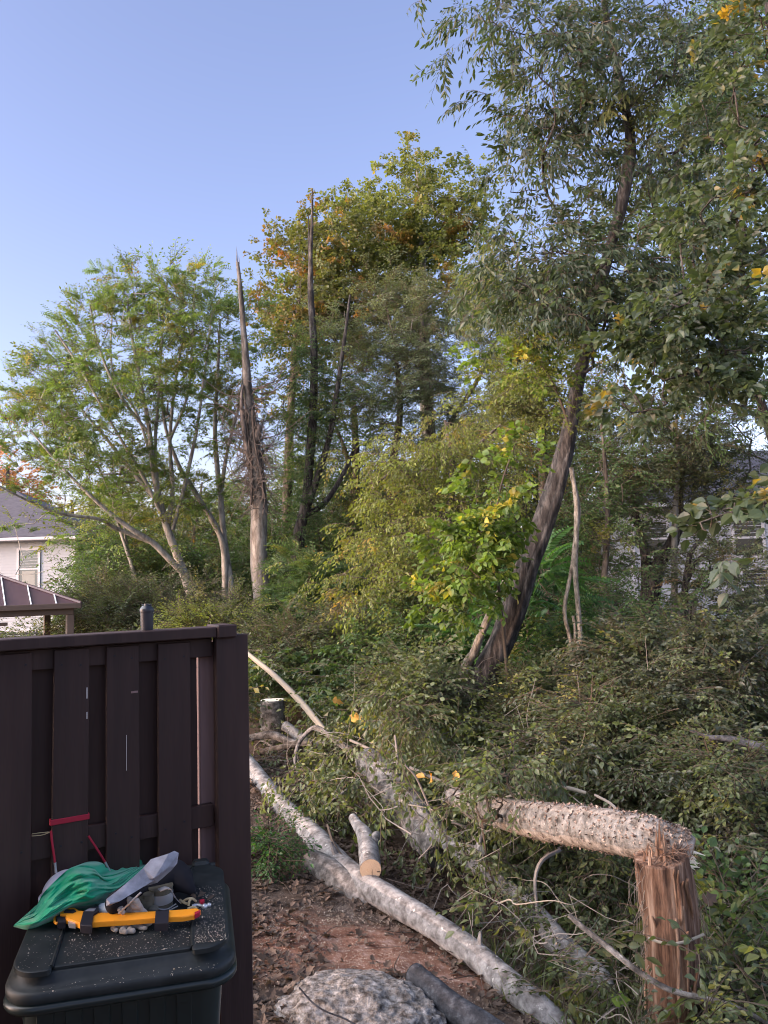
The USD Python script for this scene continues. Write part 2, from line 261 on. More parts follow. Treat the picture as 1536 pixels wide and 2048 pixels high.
def ground_at(px, py, lift=0.0):
    """where the line of sight of a pixel meets the ground"""
    z = np.concatenate([np.arange(2, 15, .05), np.arange(15, 80, .4)]); pts = EYE + ray(px, py) * z[:, None]
    k = np.nonzero(pts[:, 2] < hgt(pts))[0]
    p = pts[k[0] if len(k) else -1]
    return np.array([p[0], p[1], hgt(p)[0] + lift])
def on(x, y, lift=0.0):
    return np.array([x, y, hgt((x, y))[0] + lift])
N = 380
uu = np.linspace(-1, 1, N); gx, gy = np.meshgrid(.6 + 1.2 * np.sinh(5.6 * uu), 5.5 + 1.2 * np.sinh(5.6 * uu), indexing='ij')
gv = np.column_stack([gx.ravel(), gy.ravel()]); gv = np.column_stack([gv, hgt(gv)])
ii = np.arange(N * N).reshape(N, N); a, b, c, d = ii[:-1, :-1].ravel(), ii[1:, :-1].ravel(), ii[1:, 1:].ravel(), ii[:-1, 1:].ravel()
gf = np.vstack([np.column_stack([a, b, c]), np.column_stack([a, c, d])])
clay = ground_at(745, 1905)
gm = usdkit.material(stage, '/World/Looks/soil', {
    'g': ('geometry', {}), 'n': ('noise_texture', {'scale': 3.0, 'detail': 8.0, 'roughness': .7}),
    'r': ('rgb_ramp', {'ramp': [(.3, (.05, .034, .024)), (.5, (.1, .07, .052)), (.66, (.17, .13, .105))]}),
    'off': ('vector_math', {'math_type': 'subtract', 'vector2': tuple(clay)}), 'mp': ('mapping', {'rotation': (0, 0, .75), 'scale': (1.0, 2.4, .3)}), 'len': ('vector_math', {'math_type': 'length'}),
    'n2': ('noise_texture', {'scale': 2.2, 'detail': 6.0, 'roughness': .7}), 'ad': ('math', {'math_type': 'multiply_add', 'value2': -1.6}),
    'mr': ('map_range', {'from_min': .5, 'from_max': -.1, 'to_min': 0.0, 'to_max': 1.0, 'clamp': True}),
    'n4': ('noise_texture', {'scale': 9.0, 'detail': 6.0, 'roughness': .7}), 'cr': ('rgb_ramp', {'ramp': [(.35, (.15, .07, .045)), (.52, (.23, .12, .08)), (.66, (.34, .23, .185))]}),
    'x': ('mix_color', {}), 'n5': ('noise_texture', {'scale': 30.0, 'detail': 6.0, 'roughness': .7}), 'b': ('bump', {'strength': .9, 'distance': .03}),
    'p': ('principled_bsdf', {'roughness': .95, 'specular_ior_level': .15})},
    [('g.position', 'n.vector'), ('n.fac', 'r.fac'), ('g.position', 'off.vector1'), ('off.vector', 'mp.vector'), ('mp.vector', 'len.vector1'), ('g.position', 'n2.vector'), ('n2.fac', 'ad.value1'), ('len.value', 'ad.value3'),
     ('ad.value', 'mr.value'), ('g.position', 'n4.vector'), ('n4.fac', 'cr.fac'), ('r.color', 'x.a'), ('cr.color', 'x.b'), ('mr.result', 'x.fac'), ('x.result', 'p.base_color'),
     ('g.position', 'n5.vector'), ('n5.fac', 'b.height'), ('b.normal', 'p.normal')], surface='p.BSDF')
obj('ground', (gv, gf), gm, kind='structure', smooth=True)

# ---------------------------------------------------------------- the white house on the left, behind the gazebo
def siding(x0, x1, z0, z1, step=.115, lip=.014):
    """clapboard on a wall in the local xz plane facing -y, each course with its own lip"""
    v, f = [], []
    for z in np.arange(z0, z1 - 1e-6, step):
        t = min(z + step, z1); k = len(v)
        v += [(x0, -lip, z), (x1, -lip, z), (x1, 0, t), (x0, 0, t), (x0, 0, z), (x1, 0, z)]
        f += [(k, k + 1, k + 2), (k, k + 2, k + 3), (k, k + 4, k + 5), (k, k + 5, k + 1)]
    return trimesh.Trimesh(v, f, process=False)
def window(parent, M_, x0, x1, z0, z1, blind=False):
    w = obj('window', join([box(x0 - .09, x1 + .09, -.05, .02, z1, z1 + .1, M_), box(x0 - .09, x1 + .09, -.06, .02, z0 - .1, z0, M_),
                            box(x0 - .09, x0, -.05, .02, z0, z1, M_), box(x1, x1 + .09, -.05, .02, z0, z1, M_), box(x0, x1, -.035, .02, (z0 + z1) / 2 - .03, (z0 + z1) / 2 + .03, M_)]), M['trim'], parent)
    zm = (z0 + z1) / 2
    obj('pane', box(x0, x1, -.012, -.002, zm + .03, z1, M_), M['glass'], w)
    obj('pane', box(x0, x1, -.022, -.012, z0, zm - .03, M_), M['glass'], w)
    if blind: obj('blind', box(x0 + .12, x1 - .12, -.027, -.0235, z0 + .1, zm - .08, M_), M['blind'], w)
def hip_roof(x0, x1, y0, y1, z, rise, M_, over=.4, thick=.14):
    a, b, c, d = (x0 - over, y0 - over), (x1 + over, y0 - over), (x1 + over, y1 + over), (x0 - over, y1 + over)
    ins = (y1 - y0) / 2 + over; ym = (y0 + y1) / 2
    top = [(a[0] + ins, ym, z + rise), (b[0] - ins, ym, z + rise)]
    v = [(*q, z + thick) for q in (a, b, c, d)] + top + [(*q, z) for q in (a, b, c, d)]
    f = [(0, 1, 5), (0, 5, 4), (1, 2, 5), (2, 3, 4), (2, 4, 5), (3, 0, 4), (0, 6, 7), (0, 7, 1), (1, 7, 8), (1, 8, 2), (2, 8, 9), (2, 9, 3), (3, 9, 6), (3, 6, 0), (6, 8, 7), (6, 9, 8)]
    t = trimesh.Trimesh(v, f, process=False); t.apply_transform(M_); return t
hl = thing('house', 'white clapboard house with dark hipped roof, left behind the gazebo', 'house')
c0 = P(149, 1180, 30); A1 = basis(np.array([c0[0], c0[1], 0]), (1, 0, 0), (0, 1, 0), (0, 0, 1))     # local origin = the right front corner
ez = P(149, 1078, 30)[2]
obj('siding', siding(-16, 0, -1.2, ez), M['siding'], hl, kind='stuff').GetParent()
UsdGeom.Xformable(hl).AddTranslateOp().Set(Gf.Vec3d(c0[0], c0[1], 0)); I4 = None
obj('wall', join([box(-16, 0, .002, 9, -1.2, ez - .003)]), M['siding'], hl)
obj('corner_trim', box(-.12, .03, -.03, .1, -1.2, ez - .01), M['trim'], hl)
obj('roof', hip_roof(-16, 0, 0, 9, ez, 2.6, np.eye(4), .45), M['shingle'], hl)
obj('gutter', join([box(-16.45, .47, -.6, -.452, ez - .02, ez + .1, None, .02), box(-16.45, .47, -.45, 0, ez - .03, ez - .004)]), M['trim'], hl)
lx = lambda px: P(px, 1180, 30)[0] - c0[0]; lz = lambda px, py: P(px, py, 30)[2]
window(hl, None, lx(38), lx(76), lz(56, 1176), lz(56, 1100), True)
window(hl, None, lx(-150), lx(-105), lz(56, 1176), lz(56, 1100), True)
window(hl, None, lx(97), lx(121), lz(110, 1300), lz(110, 1259))
window(hl, None, lx(-120), lx(86), lz(30, 1330), lz(30, 1264))

# ---------------------------------------------------------------- the metal gazebo
gz = thing('gazebo', 'brown metal gazebo with standing seam roof in front of the white house', 'gazebo')
e1, e2 = np.array([.857, .515, 0]), np.array([-.515, .857, 0])
gc = P(140, 1215, 14.0)
GM = basis(np.array([gc[0], gc[1], 0]), e1, e2, (0, 0, 1))           # local origin = the front right post; x along the front, y towards the back
ge = P(140, 1211, 14.0)[2]; GW, GD, GO, GR = 4.2, 3.0, .16, .95
gz0 = hgt(gc)[0] - .1
UsdGeom.Xformable(gz).AddTransformOp().Set(Gf.Matrix4d(*GM.T.ravel().tolist()))
for x, y in ((0, 0), (-GW, 0), (0, GD), (-GW, GD)):
    obj('post', join([box(x - .065, x + .065, y - .065, y + .065, gz0, ge - .16, None, .01), box(x - .1, x + .1, y - .1, y + .1, gz0, gz0 + .12, None, .01)]), M['gaz_frame'], gz)
for y in (0, GD): obj('beam', box(-GW - .06, .06, y - .05, y + .05, ge - .16, ge - .02, None, .008), M['gaz_frame'], gz)
for x in (0, -GW): obj('beam', box(x - .05, x + .05, .052, GD - .052, ge - .16, ge - .02, None, .008), M['gaz_frame'], gz)
X0, X1, Y0, Y1, zt = -GW - GO, GO, -GO, GD + GO, ge + .03
for s in ((X0, X1, Y0 - .03, Y0 + .03), (X0, X1, Y1 - .03, Y1 + .03)): obj('eave', box(s[0], s[1], s[2], s[3], ge - .05, ge + .045, None, .006), M['gaz_frame'], gz)
for s in ((X0 - .03, X0 + .03), (X1 - .03, X1 + .03)): obj('eave', box(s[0], s[1], Y0 + .031, Y1 - .031, ge - .05, ge + .045, None, .006), M['gaz_frame'], gz)
apx = np.array([(X0 + X1) / 2, (Y0 + Y1) / 2, zt + GR])
cor = [np.array(q) for q in ((X0, Y0, zt), (X1, Y0, zt), (X1, Y1, zt), (X0, Y1, zt))]
def plate(poly, n, th=.02):
    poly = np.array(poly); k = len(poly); v = np.vstack([poly, poly - n * th])
    f = [(0, i, i + 1) for i in range(1, k - 1)] + [(k, k + i + 1, k + i) for i in range(1, k - 1)] + [q for i in range(k) for q in ((i, k + i, k + (i + 1) % k), (i, k + (i + 1) % k, (i + 1) % k))]
    return trimesh.Trimesh(v, f, process=False)
for s in range(4):
    p0, p1 = cor[s], cor[(s + 1) % 4]; nrm = np.cross(p1 - p0, apx - p0); nrm /= np.linalg.norm(nrm)
    L = np.linalg.norm(p1 - p0); k = max(4, round(L / .42)); ts = np.linspace(0, 1, k + 1); mid = (p0 + p1) / 2
    def up(t): return p0 + (p1 - p0) * t + (apx - mid) * (1 - abs(2 * t - 1))
    for i in range(k):
        t0, t1 = ts[i] + .004, ts[i + 1] - .004; poly = [p0 + (p1 - p0) * t0, p0 + (p1 - p0) * t1, up(t1)]
        if t0 < .5 < t1: poly.append(apx)
        poly.append(up(t0)); obj('roof_panel', plate(poly, nrm), M['gaz_roof'], gz)
        if i: obj('seam', tube([p0 + (p1 - p0) * ts[i] + nrm * .012, up(ts[i]) + nrm * .012], .016, 6), M['gaz_frame'] if 0 else M['steel'], gz)
for s in range(4): obj('hip_cap', tube([cor[s] + (0, 0, .015), apx + (0, 0, .02)], .03, 6), M['gaz_roof'], gz)
obj('curtain_rail', box(-2.6, -1.02, -.02, .05, ge - .31, ge - .25, None, .005), M['gaz_frame'], gz)
obj('light_bar', box(-2.6, -1.35, -.0, .05, ge - .44, ge - .39, None, .008), M['black'], gz)

# ---------------------------------------------------------------- the white house on the right, behind the trees
hr = thing('house', 'white clapboard house half hidden by trees at the right edge', 'house')
c1 = P(1262, 1100, 24); UsdGeom.Xformable(hr).AddTranslateOp().Set(Gf.Vec3d(c1[0], c1[1], 0))
ez2 = P(1400, 1012, 24)[2]; zb = P(1400, 1262, 24)[2]
rx = lambda px: P(px, 1100, 24)[0] - c1[0]; rz = lambda px, py: P(px, py, 24)[2]
obj('siding', siding(0, 14, zb, ez2), M['siding'], hr, kind='stuff')
obj('wall', box(0, 14, .002, 9, zb - .6, ez2 - .003), M['siding'], hr)
obj('corner_trim', box(-.03, .12, -.03, .1, zb, ez2 - .01), M['trim'], hr)
obj('roof', hip_roof(0, 14, 0, 9, ez2, 2.4, np.eye(4), .4), M['shingle'], hr)
obj('gutter', box(-.42, 14.42, -.55, -.402, ez2 - .02, ez2 + .1, None, .02), M['trim'], hr)
window(hr, None, rx(1290), rx(1335), rz(1310, 1110), rz(1310, 1045))
window(hr, None, rx(1470), rx(1525), rz(1500, 1110), rz(1500, 1040))
window(hr, None, rx(1480), rx(1530), rz(1500, 1205), rz(1500, 1140), True)
dk = thing('railing', 'white porch railing in front of the right house', 'railing')
q0 = P(1478, 1222, 22.5)
UsdGeom.Xformable(dk).AddTranslateOp().Set(Gf.Vec3d(*q0))
obj('top_rail', box(0, 5, -.05, .05, 0, .06), M['trim'], dk); obj('bottom_rail', box(0, 5, -.03, .03, -.75, -.7), M['trim'], dk)
for k in range(34): obj('baluster', box(.1 + k * .145, .135 + k * .145, -.018, .018, -.7, 0), M['trim'], dk)
for x in (0, 2.4, 4.9): obj('post', box(x - .05, x + .05, -.052, .052, -2.2, .1), M['trim'], dk)
pf = thing('board_fence', 'short run of weathered grey boards under the trees on the right', 'fence')
q0 = P(1340, 1186, 15.5); UsdGeom.Xformable(pf).AddTranslateOp().Set(Gf.Vec3d(*q0))
for k in range(5): obj('board', box(k * .105, k * .105 + .09, -.012, .012, -1.1, rng.uniform(-.03, .03)), M['grey_wood'], pf)
for z in (-.2, -.8): obj('rail', box(-.03, .56, .013, .05, z, z + .08), M['grey_wood'], pf)

# ---------------------------------------------------------------- the dark brown board-on-board fence
fe = thing('fence', 'dark brown board fence behind the wheelie bin', 'fence')
f1, f2 = np.array([.857, .515, 0]), np.array([-.515, .857, 0]); f1, f2 = f1 / np.linalg.norm(f1), f2 / np.linalg.norm(f2)
FO = np.array([-.753, 3.5, 0])                                     # on the front faces of the rails
FM = basis(FO, f1, f2, (0, 0, 1)); UsdGeom.Xformable(fe).AddTransformOp().Set(Gf.Matrix4d(*FM.T.ravel().tolist()))
def fs(px, py=1600, off=0.0):
    """distance along the fence of a pixel, on the plane off in front of the rails"""
    d = ray(px, py); o = FO - f2 * off
    t = ((o - EYE) @ f2) / (d @ f2); return (EYE + d * t - o) @ f1
def fz(px, py, off=0.0):
    d = ray(px, py); o = FO - f2 * off; t = ((o - EYE) @ f2) / (d @ f2); return (EYE + d * t)[2]
ZT = fz(437, 1254, .06)
edges = [(fs(104, 1500, .02), fs(176, 1500, .02)), (fs(213, 1500, .02), fs(279, 1500, .02)), (fs(316, 1500, .02), fs(382, 1500, .02))]
edges = [(fs(64, 1500, .02) - .15 - k * .229, fs(64, 1500, .02) - k * .229) for k in (3, 2, 1, 0)] + edges
wob = np.random.default_rng(8)
def warp(m_, a):
    v = np.array(m_.vertices); v[:, 1] -= a * (.5 - .5 * np.cos((v[:, 2] - .04) / 1.9 * 6.28)); return trimesh.Trimesh(v, m_.faces, process=False)
for k, (a, b) in enumerate(edges):
    bd_ = box(a, b, -.021, -.001, .04, ZT - .055 - wob.uniform(0, .004), None, .003); bd_.apply_transform(trimesh.transformations.rotation_matrix(wob.normal(0, .002), (0, 1, 0), ((a + b) / 2, 0, 1)))
    bo = obj('board', bd_, M['fence'], fe)
    for z in (ZT - .115, fz(437, 1628, 0) , .16):
        for x in (a + .03, b - .03): obj('screw', trimesh.creation.cylinder(.0045, .004, 8, transform=trimesh.transformations.concatenate_matrices(trimesh.transformations.translation_matrix((x + wob.normal(0, .004), -.0215, z + wob.normal(0, .01))), trimesh.transformations.rotation_matrix(math.pi / 2, (1, 0, 0)))), M['black'], bo)
bx = [(-1.75 + k * .229, -1.6 + k * .229) for k in range(1)]
for k in range(len(edges) - 1):
    g0, g1 = edges[k][1], edges[k + 1][0]; obj('back_board', box(g0 - .035, g1 + .035, .041, .06, .04, ZT - .06, None, .003), M['fence'], fe)
e0, e1_ = fs(434, 1500, .045), fs(499, 1500, .045)
obj('back_board', box(edges[-1][1] - .035, e0 - .06, .041, .06, .04, ZT - .06, None, .003), M['fence'], fe)
sL = edges[0][0]
for z0_, z1_ in ((fz(400, 1315, 0), ZT - .05), (fz(437, 1650, 0), fz(437, 1606, 0)), (.12, .21)):
    obj('rail', box(sL, e0 - .002, 0, .038, z0_, z1_, None, .003), M['fence'], fe)
obj('cap_board', box(sL, e0 - .0, -.062, .085, ZT - .045, ZT, None, .004), M['fence'], fe)
obj('cap_end', box(e0 + .001, fs(474, 1260, .07), -.072, .09, ZT - .05, ZT + .008, None, .006), M['fence'], fe)
obj('end_board', box(e0, e1_, -.048, -.002, .03, fz(470, 1269, .045), None, .004), M['fence'], fe)
obj('end_panel', box(e1_ - .03, e1_ + .004, -.001, .1, .03, fz(470, 1269, .045) - .004, None, .003), M['fence'], fe)
obj('post', box(e0 - .05, e0 + .038, .0401, .12, -.1, ZT - .07, None, .004), M['raw_post'], fe, label='pinkish bare wood post showing beside the end board')
def scr(px, y0, y1, w): return box(fs(px, y0, .022) - w, fs(px, y0, .022) + w, -.0225, -.0205, fz(px, y1, .022), fz(px, y0, .022))
obj('scratch', scr(253, 1470, 1541, .0012), M['scratch'], fe, label='thin white scratch down the fence board')
obj('scratch', scr(174, 1375, 1397, .0025), M['scratch'], fe); obj('scratch', scr(174, 1424, 1438, .002), M['scratch'], fe)
obj('scratch', box(fs(262, 1384, .022), fs(276, 1384, .022), -.0225, -.0205, fz(268, 1386, .022), fz(268, 1382, .022)), M['raw_post'], fe)
# red strap round the second board
st = thing('strap', 'red webbing strap wrapped round a fence board above the bin', 'strap'); UsdGeom.Xformable(st).AddTransformOp().Set(Gf.Matrix4d(*FM.T.ravel().tolist()))
a, b = edges[4]; za, zb_ = fz(140, 1645, .025), fz(140, 1634, .025)
obj('band', join([box(a - .006, b + .006, -.027, -.0212, za, zb_, None, .002), box(a - .006, a - .0005, -.0212, .0, za, zb_), box(b + .0005, b + .006, -.0212, .0, za, zb_)]), M['red'], st)
def fl(px, py, off): return np.array([fs(px, py, off), -off, fz(px, py, off)])
obj('cord', tube([fl(102, 1662, .03), fl(105, 1690, .035), fl(110, 1725, .04)], .0045, 6, 8), M['red'], st)
obj('cord', tube([fl(177, 1672, .03), fl(194, 1698, .035), fl(210, 1724, .04)], .0042, 6, 8), M['red'], st)
obj('hook', tube([fl(110, 1725, .04), fl(112, 1746, .042)], .0048, 6), M['steel'], st); obj('hook', tube([fl(210, 1724, .04), fl(221, 1746, .042)], .0048, 6), M['steel'], st)
obj('string', join([tube([fl(64, 1668, .023), fl(85, 1665, .027), fl(103, 1664, .03)], .0012, 4, 6), tube([fl(64, 1672, .023), fl(85, 1670, .027), fl(103, 1663, .03)], .0012, 4, 6)]), M['brass'], st)
# the black bottle on the fence
bt = thing('bottle', 'black shaker bottle with flip lid standing on top of the fence', 'bottle')
bc = FO + f1 * fs(294, 1255, -.01) + f2 * .012; bc[2] = ZT; UsdGeom.Xformable(bt).AddTranslateOp().Set(Gf.Vec3d(*bc))
br = 13.0 * np.linalg.norm(bc - EYE) / FPX * .98; H = 50 * np.linalg.norm(bc - EYE) / FPX
def lathe(prof, n=32): return trimesh.creation.revolve(np.array(prof), sections=n)
obj('body', lathe([(0, 0), (br * .84, 0), (br * .88, .003), (br * .92, H * .3), (br * .96, H * .68), (0, H * .68)]), M['bottle'], bt, smooth=40)
obj('lid', lathe([(0, H * .68), (br * 1.0, H * .68), (br * 1.03, H * .7), (br * 1.03, H * .79), (br * .96, H * .83), (br * .72, H * .91), (br * .66, H * .93), (0, H * .93)]), M['bottle'], bt, smooth=40)
obj('flip_cap', join([box(-br * .72, br * .7, -.008, .008, H * .93, H * .985, None, .003), lathe([(0, H * .93), (br * .4, H * .93), (br * .36, H), (0, H)], 16)]), M['bottle'], bt)

# the photographer's own house, whose side wall stands just outside the left edge and shades the bin and the fence end
oh = thing('house', 'brown clapboard house wall just outside the left edge, beside the wheelie bin', 'house'); UsdGeom.Xformable(oh).AddTransformOp().Set(Gf.Matrix4d(*basis((-2.35, 0, 0), (0, 1, 0), (-1, 0, 0), (0, 0, 1)).T.ravel().tolist()))
obj('wall', box(-6, .6, .002, 6, -.3, 4.2), M['gaz_frame'], oh); obj('siding', siding(-6, .6, -.1, 4.2), M['gaz_frame'], oh, kind='stuff'); obj('corner_trim', box(.48, .63, -.03, .1, -.1, 4.18), M['trim'], oh)
obj('roof', hip_roof(-6, .6, 0, 6, 4.2, 2, np.eye(4), .35), M['shingle'], oh)
# ---------------------------------------------------------------- leaves, sprays, trees
def nz(v): return v / max(np.linalg.norm(v), 1e-9)
def leaf(base, d, nrm, L, W, curl=.15, fold=.25, hi=False, wide=.45):
    """one folded leaf: vertices, triangles"""
    d = nz(d); s = nz(np.cross(nrm, d)); n = np.cross(d, s)
    if not hi:
        v = [base, base + d * L * wide + s * W / 2 + n * (W * fold * .5 - L * curl * wide * wide), base + d * L - n * L * curl, base + d * L * wide - s * W / 2 + n * (W * fold * .5 - L * curl * wide * wide)]
        return np.array(v), [(0, 2, 1), (0, 3, 2)]
    st = ((0, 0), (.18, .62), (.42, 1.0), (.7, .72), (1, 0)); v, f = [], []
    for t, w in st: v.append(base + d * L * t - n * L * curl * t * t)
    for sg in (1, -1):
        for t, w in st[1:4]: v.append(base + d * L * t - n * L * curl * t * t + sg * s * W / 2 * w + n * W * fold * .5 * w)
    f += [(0, 1, 5), (1, 2, 6), (1, 6, 5), (2, 3, 7), (2, 7, 6), (3, 4, 7), (0, 8, 1), (1, 9, 2), (1, 8, 9), (2, 10, 3), (2, 9, 10), (3, 10, 4)]
    return np.array(v), f
def lobed(base, d, nrm, L, W, curl=.1):
    d = nz(d); s = nz(np.cross(nrm, d)); n = np.cross(d, s)
    o = [(0, 0), (.12, .42), (.3, .5), (.38, .3), (.62, .5), (.7, .22), (1, 0), (.7, -.22), (.62, -.5), (.38, -.3), (.3, -.5), (.12, -.42)]
    v = [base + d * L * .4] + [base + d * L * a + s * W * b + n * (abs(b) * W * .25 - curl * L * a * a) for a, b in o]
    return np.array(v), [(0, 1 + i, 1 + (i + 1) % 12) for i in range(12)]
class Acc:
    def __init__(self): self.v, self.f, self.n = [], [], 0
    def add(self, vf):
        self.v.append(vf[0]); self.f.append(np.array(vf[1]) + self.n); self.n += len(vf[0])
    def mesh(self): return trimesh.Trimesh(np.vstack(self.v), np.vstack(self.f), process=False)
def spray(kind, seed, hi=False):
    """a leafy twig growing along +x from the origin: (leaf mesh, stem mesh)"""
    r = np.random.default_rng(seed); A = Acc(); stems = []
    Z3 = np.array([0, 0, 1.0])
    cfg = {  # stem length, twigs, leaves per twig, leaf L, W, droop of leaf, droop of stem
        'ovate': (.34, 4, 7, .062, .036, .55, .25), 'small': (.32, 6, 9, .034, .018, .35, .15), 'lance': (.42, 4, 8, .1, .034, 1.5, .45),
        'broad': (.42, 3, 5, .15, .105, .7, .25), 'lobed': (.36, 3, 5, .1, .1, .5, .12), 'pinnate': (.34, 4, 3, .3, .062, .4, .1), 'frond': (.25, 3, 2, .75, .085, .5, .1),
        'fine': (.4, 6, 8, .055, .026, .6, .2), 'hang': (.4, 4, 7, .07, .036, 1.6, .8)}[kind]
    Ls, nt, nl, L, W, dl, ds = cfg
    for k in range(nt):
        az = r.uniform(-1.0, 1.0) if k else 0.0; el = r.uniform(-.3, .45); t0 = np.array([0, 0, 0.0]) if k == 0 else np.array([Ls * r.uniform(.05, .5), 0, -ds * .02])
        d = np.array([math.cos(az) * math.cos(el), math.sin(az) * math.cos(el), math.sin(el)]); ln = Ls * (r.uniform(.55, .9) if k else 1)
        pts = [t0 + d * ln * t - Z3 * ds * ln * t * t for t in np.linspace(0, 1, 5)]; stems.append(tube(pts, np.linspace(.0035, .0012, 5), 3, cap=False))
        for q in range(nl):
            t = (q + 1) / nl if kind not in ('pinnate', 'frond') else r.uniform(.3, 1)
            i = min(int(t * 4), 3); p = pts[i] + (pts[i + 1] - pts[i]) * (t * 4 - i); sd = 1 if q % 2 else -1
            side = np.cross(Z3, d); dd = d * r.uniform(.4, 1) + side * sd * r.uniform(.4, 1.1) - Z3 * dl * r.uniform(.3, 1.2)
            n = nz(Z3 + r.normal(0, .45 if kind in ('pinnate', 'frond') else .8, 3)); l = L * r.uniform(.65, 1.2); w = W * l / L * r.uniform(.85, 1.15)
            p = p + nz(dd) * .012
            if kind == 'lobed': A.add(lobed(p, dd, n, l, w) if hi else leaf(p, dd, n, l, w * .95, .1, .3, False, .4))
            elif kind in ('pinnate', 'frond'):
                m_ = 5 if kind == 'pinnate' else 13; dd = nz(d * 1.2 + side * sd * .7 + Z3 * r.uniform(-.2, .4)); s2 = nz(np.cross(n, dd)); rp = []
                for j in range(m_ + 1):
                    u = (j + 1.5) / (m_ + 1.5); b = p + dd * l * u - Z3 * l * dl * u * u; rp.append(b); lw = W * 1.5 * (1 - .5 * abs(u - .45)) * r.uniform(.8, 1.15)
                    if kind == 'frond': lw *= 1.15
                    for sg in (1, -1): A.add(leaf(b, s2 * sg + dd * .35 - Z3 * .25, n + r.normal(0, .2, 3), lw, lw * .38, .15, .2))
                stems.append(tube([p] + rp[::3] + [rp[-1]], .0016, 3, cap=False))
            else: A.add(leaf(p, dd, n, l, w, .2, .3, hi))
    return A.mesh(), join(stems)
SPR = {}
def sprays_for(kind, hi, k=3):
    key = (kind, hi)
    if key not in SPR: SPR[key] = [spray(kind, 100 + 17 * i + len(kind) * 3, hi) for i in range(k)]
    return SPR[key]
def instancer(path, protos, pos, yaw, pitch, rollv, scale, mats):
    """protos: lists of (mesh, material); the copies are random picks"""
    pi = UsdGeom.PointInstancer.Define(stage, path); rel = pi.CreatePrototypesRel()
    for k, ms in enumerate(protos):
        x = UsdGeom.Xform.Define(stage, f'{path}/spray_{k:03d}')
        for nm, me, mt in ms: usdkit.mesh(stage, f'{path}/spray_{k:03d}/{nm}', me, mt)
        rel.AddTarget(x.GetPath())
    n = len(pos); r = np.random.default_rng(n)
    cy, sy, cp, sp, cr, sr = np.cos(yaw / 2), np.sin(yaw / 2), np.cos(-pitch / 2), np.sin(-pitch / 2), np.cos(rollv / 2), np.sin(rollv / 2)
    w, x, y, z = cr * cp * cy + sr * sp * sy, sr * cp * cy - cr * sp * sy, cr * sp * cy + sr * cp * sy, cr * cp * sy - sr * sp * cy
    pi.CreateProtoIndicesAttr(Vt.IntArray.FromNumpy(r.integers(0, len(protos), n).astype(np.int32)))
    pi.CreatePositionsAttr(Vt.Vec3fArray.FromNumpy(np.asarray(pos, np.float32)))
    pi.CreateOrientationsAttr(Vt.QuathArray([Gf.Quath(float(a), float(b), float(c), float(d)) for a, b, c, d in zip(w, x, y, z)]))
    pi.CreateScalesAttr(Vt.Vec3fArray.FromNumpy(np.repeat(np.asarray(scale, np.float32)[:, None], 3, 1)))
    return pi.GetPrim()
OBST = []
def clear_of(pts, rad):
    for a, b in zip(pts, np.broadcast_to(rad, (len(pts),))): OBST.append((*a, b))
def crowns(parent, name, kinds, pos, out, seed, scale, hi, vary, pitch, patch=False):
    """several kinds of spray mixed in one crown: kinds = [(kind, material, share, scale)]"""
    w = np.cumsum([k[2] for k in kinds]); u = np.clip((meshkit.fbm(pos * 2.2 + seed, 2, seed) - .22) / .56, 0, .999) if patch else np.random.default_rng(seed).random(len(pos)); ix = np.searchsorted(w / w[-1], u, side='right')
    for k, q in enumerate(kinds):
        if (ix == k).sum() > 1: crown(parent, name, q[0], M[q[1]], pos[ix == k], out[ix == k], scale * q[3], hi, seed + k, vary, pitch)
def carve(pos, out, seed, keep=.14, reach=3.6, pad=.13):
    """leaves stand clear of the trunks and logs in front of which the photograph shows none"""
    if not OBST or not len(pos): return pos, out
    O = np.array(OBST); hit = np.zeros(len(pos), bool)
    for o in O:
        d = EYE - o[:3]; d /= np.linalg.norm(d); w = pos - o[:3]; t = w @ d; s = np.clip(t, -.1, reach); dist = np.linalg.norm(w - s[:, None] * d, axis=1); hit |= dist < o[3] + pad
    k = ~hit | (np.random.default_rng(seed).random(len(pos)) < keep); return pos[k], out[k]
def crown(parent, name, kind, mt, pos, out, scale=1.0, hi=False, seed=0, vary=.35, pitch=(0.0, .35), stem=None, label=None):
    pos, out = carve(pos, out, seed); r = np.random.default_rng(seed + 5); n = len(pos); path = numbered(str(parent.GetPath()), name)
    yaw = np.arctan2(out[:, 1], out[:, 0]) + r.normal(0, .8, n); pt = np.arctan2(out[:, 2], np.hypot(out[:, 0], out[:, 1])) * .5 + r.normal(*pitch, n)
    pr = [[('leaves', a, mt), ('twigs', b, stem or M['twig'])] for a, b in sprays_for(kind, hi)]
    return tagp(instancer(path, pr, pos, yaw, pt, r.normal(0, .3, n), scale * r.uniform(1 - vary, 1 + vary, n), None), kind='stuff', label=label)
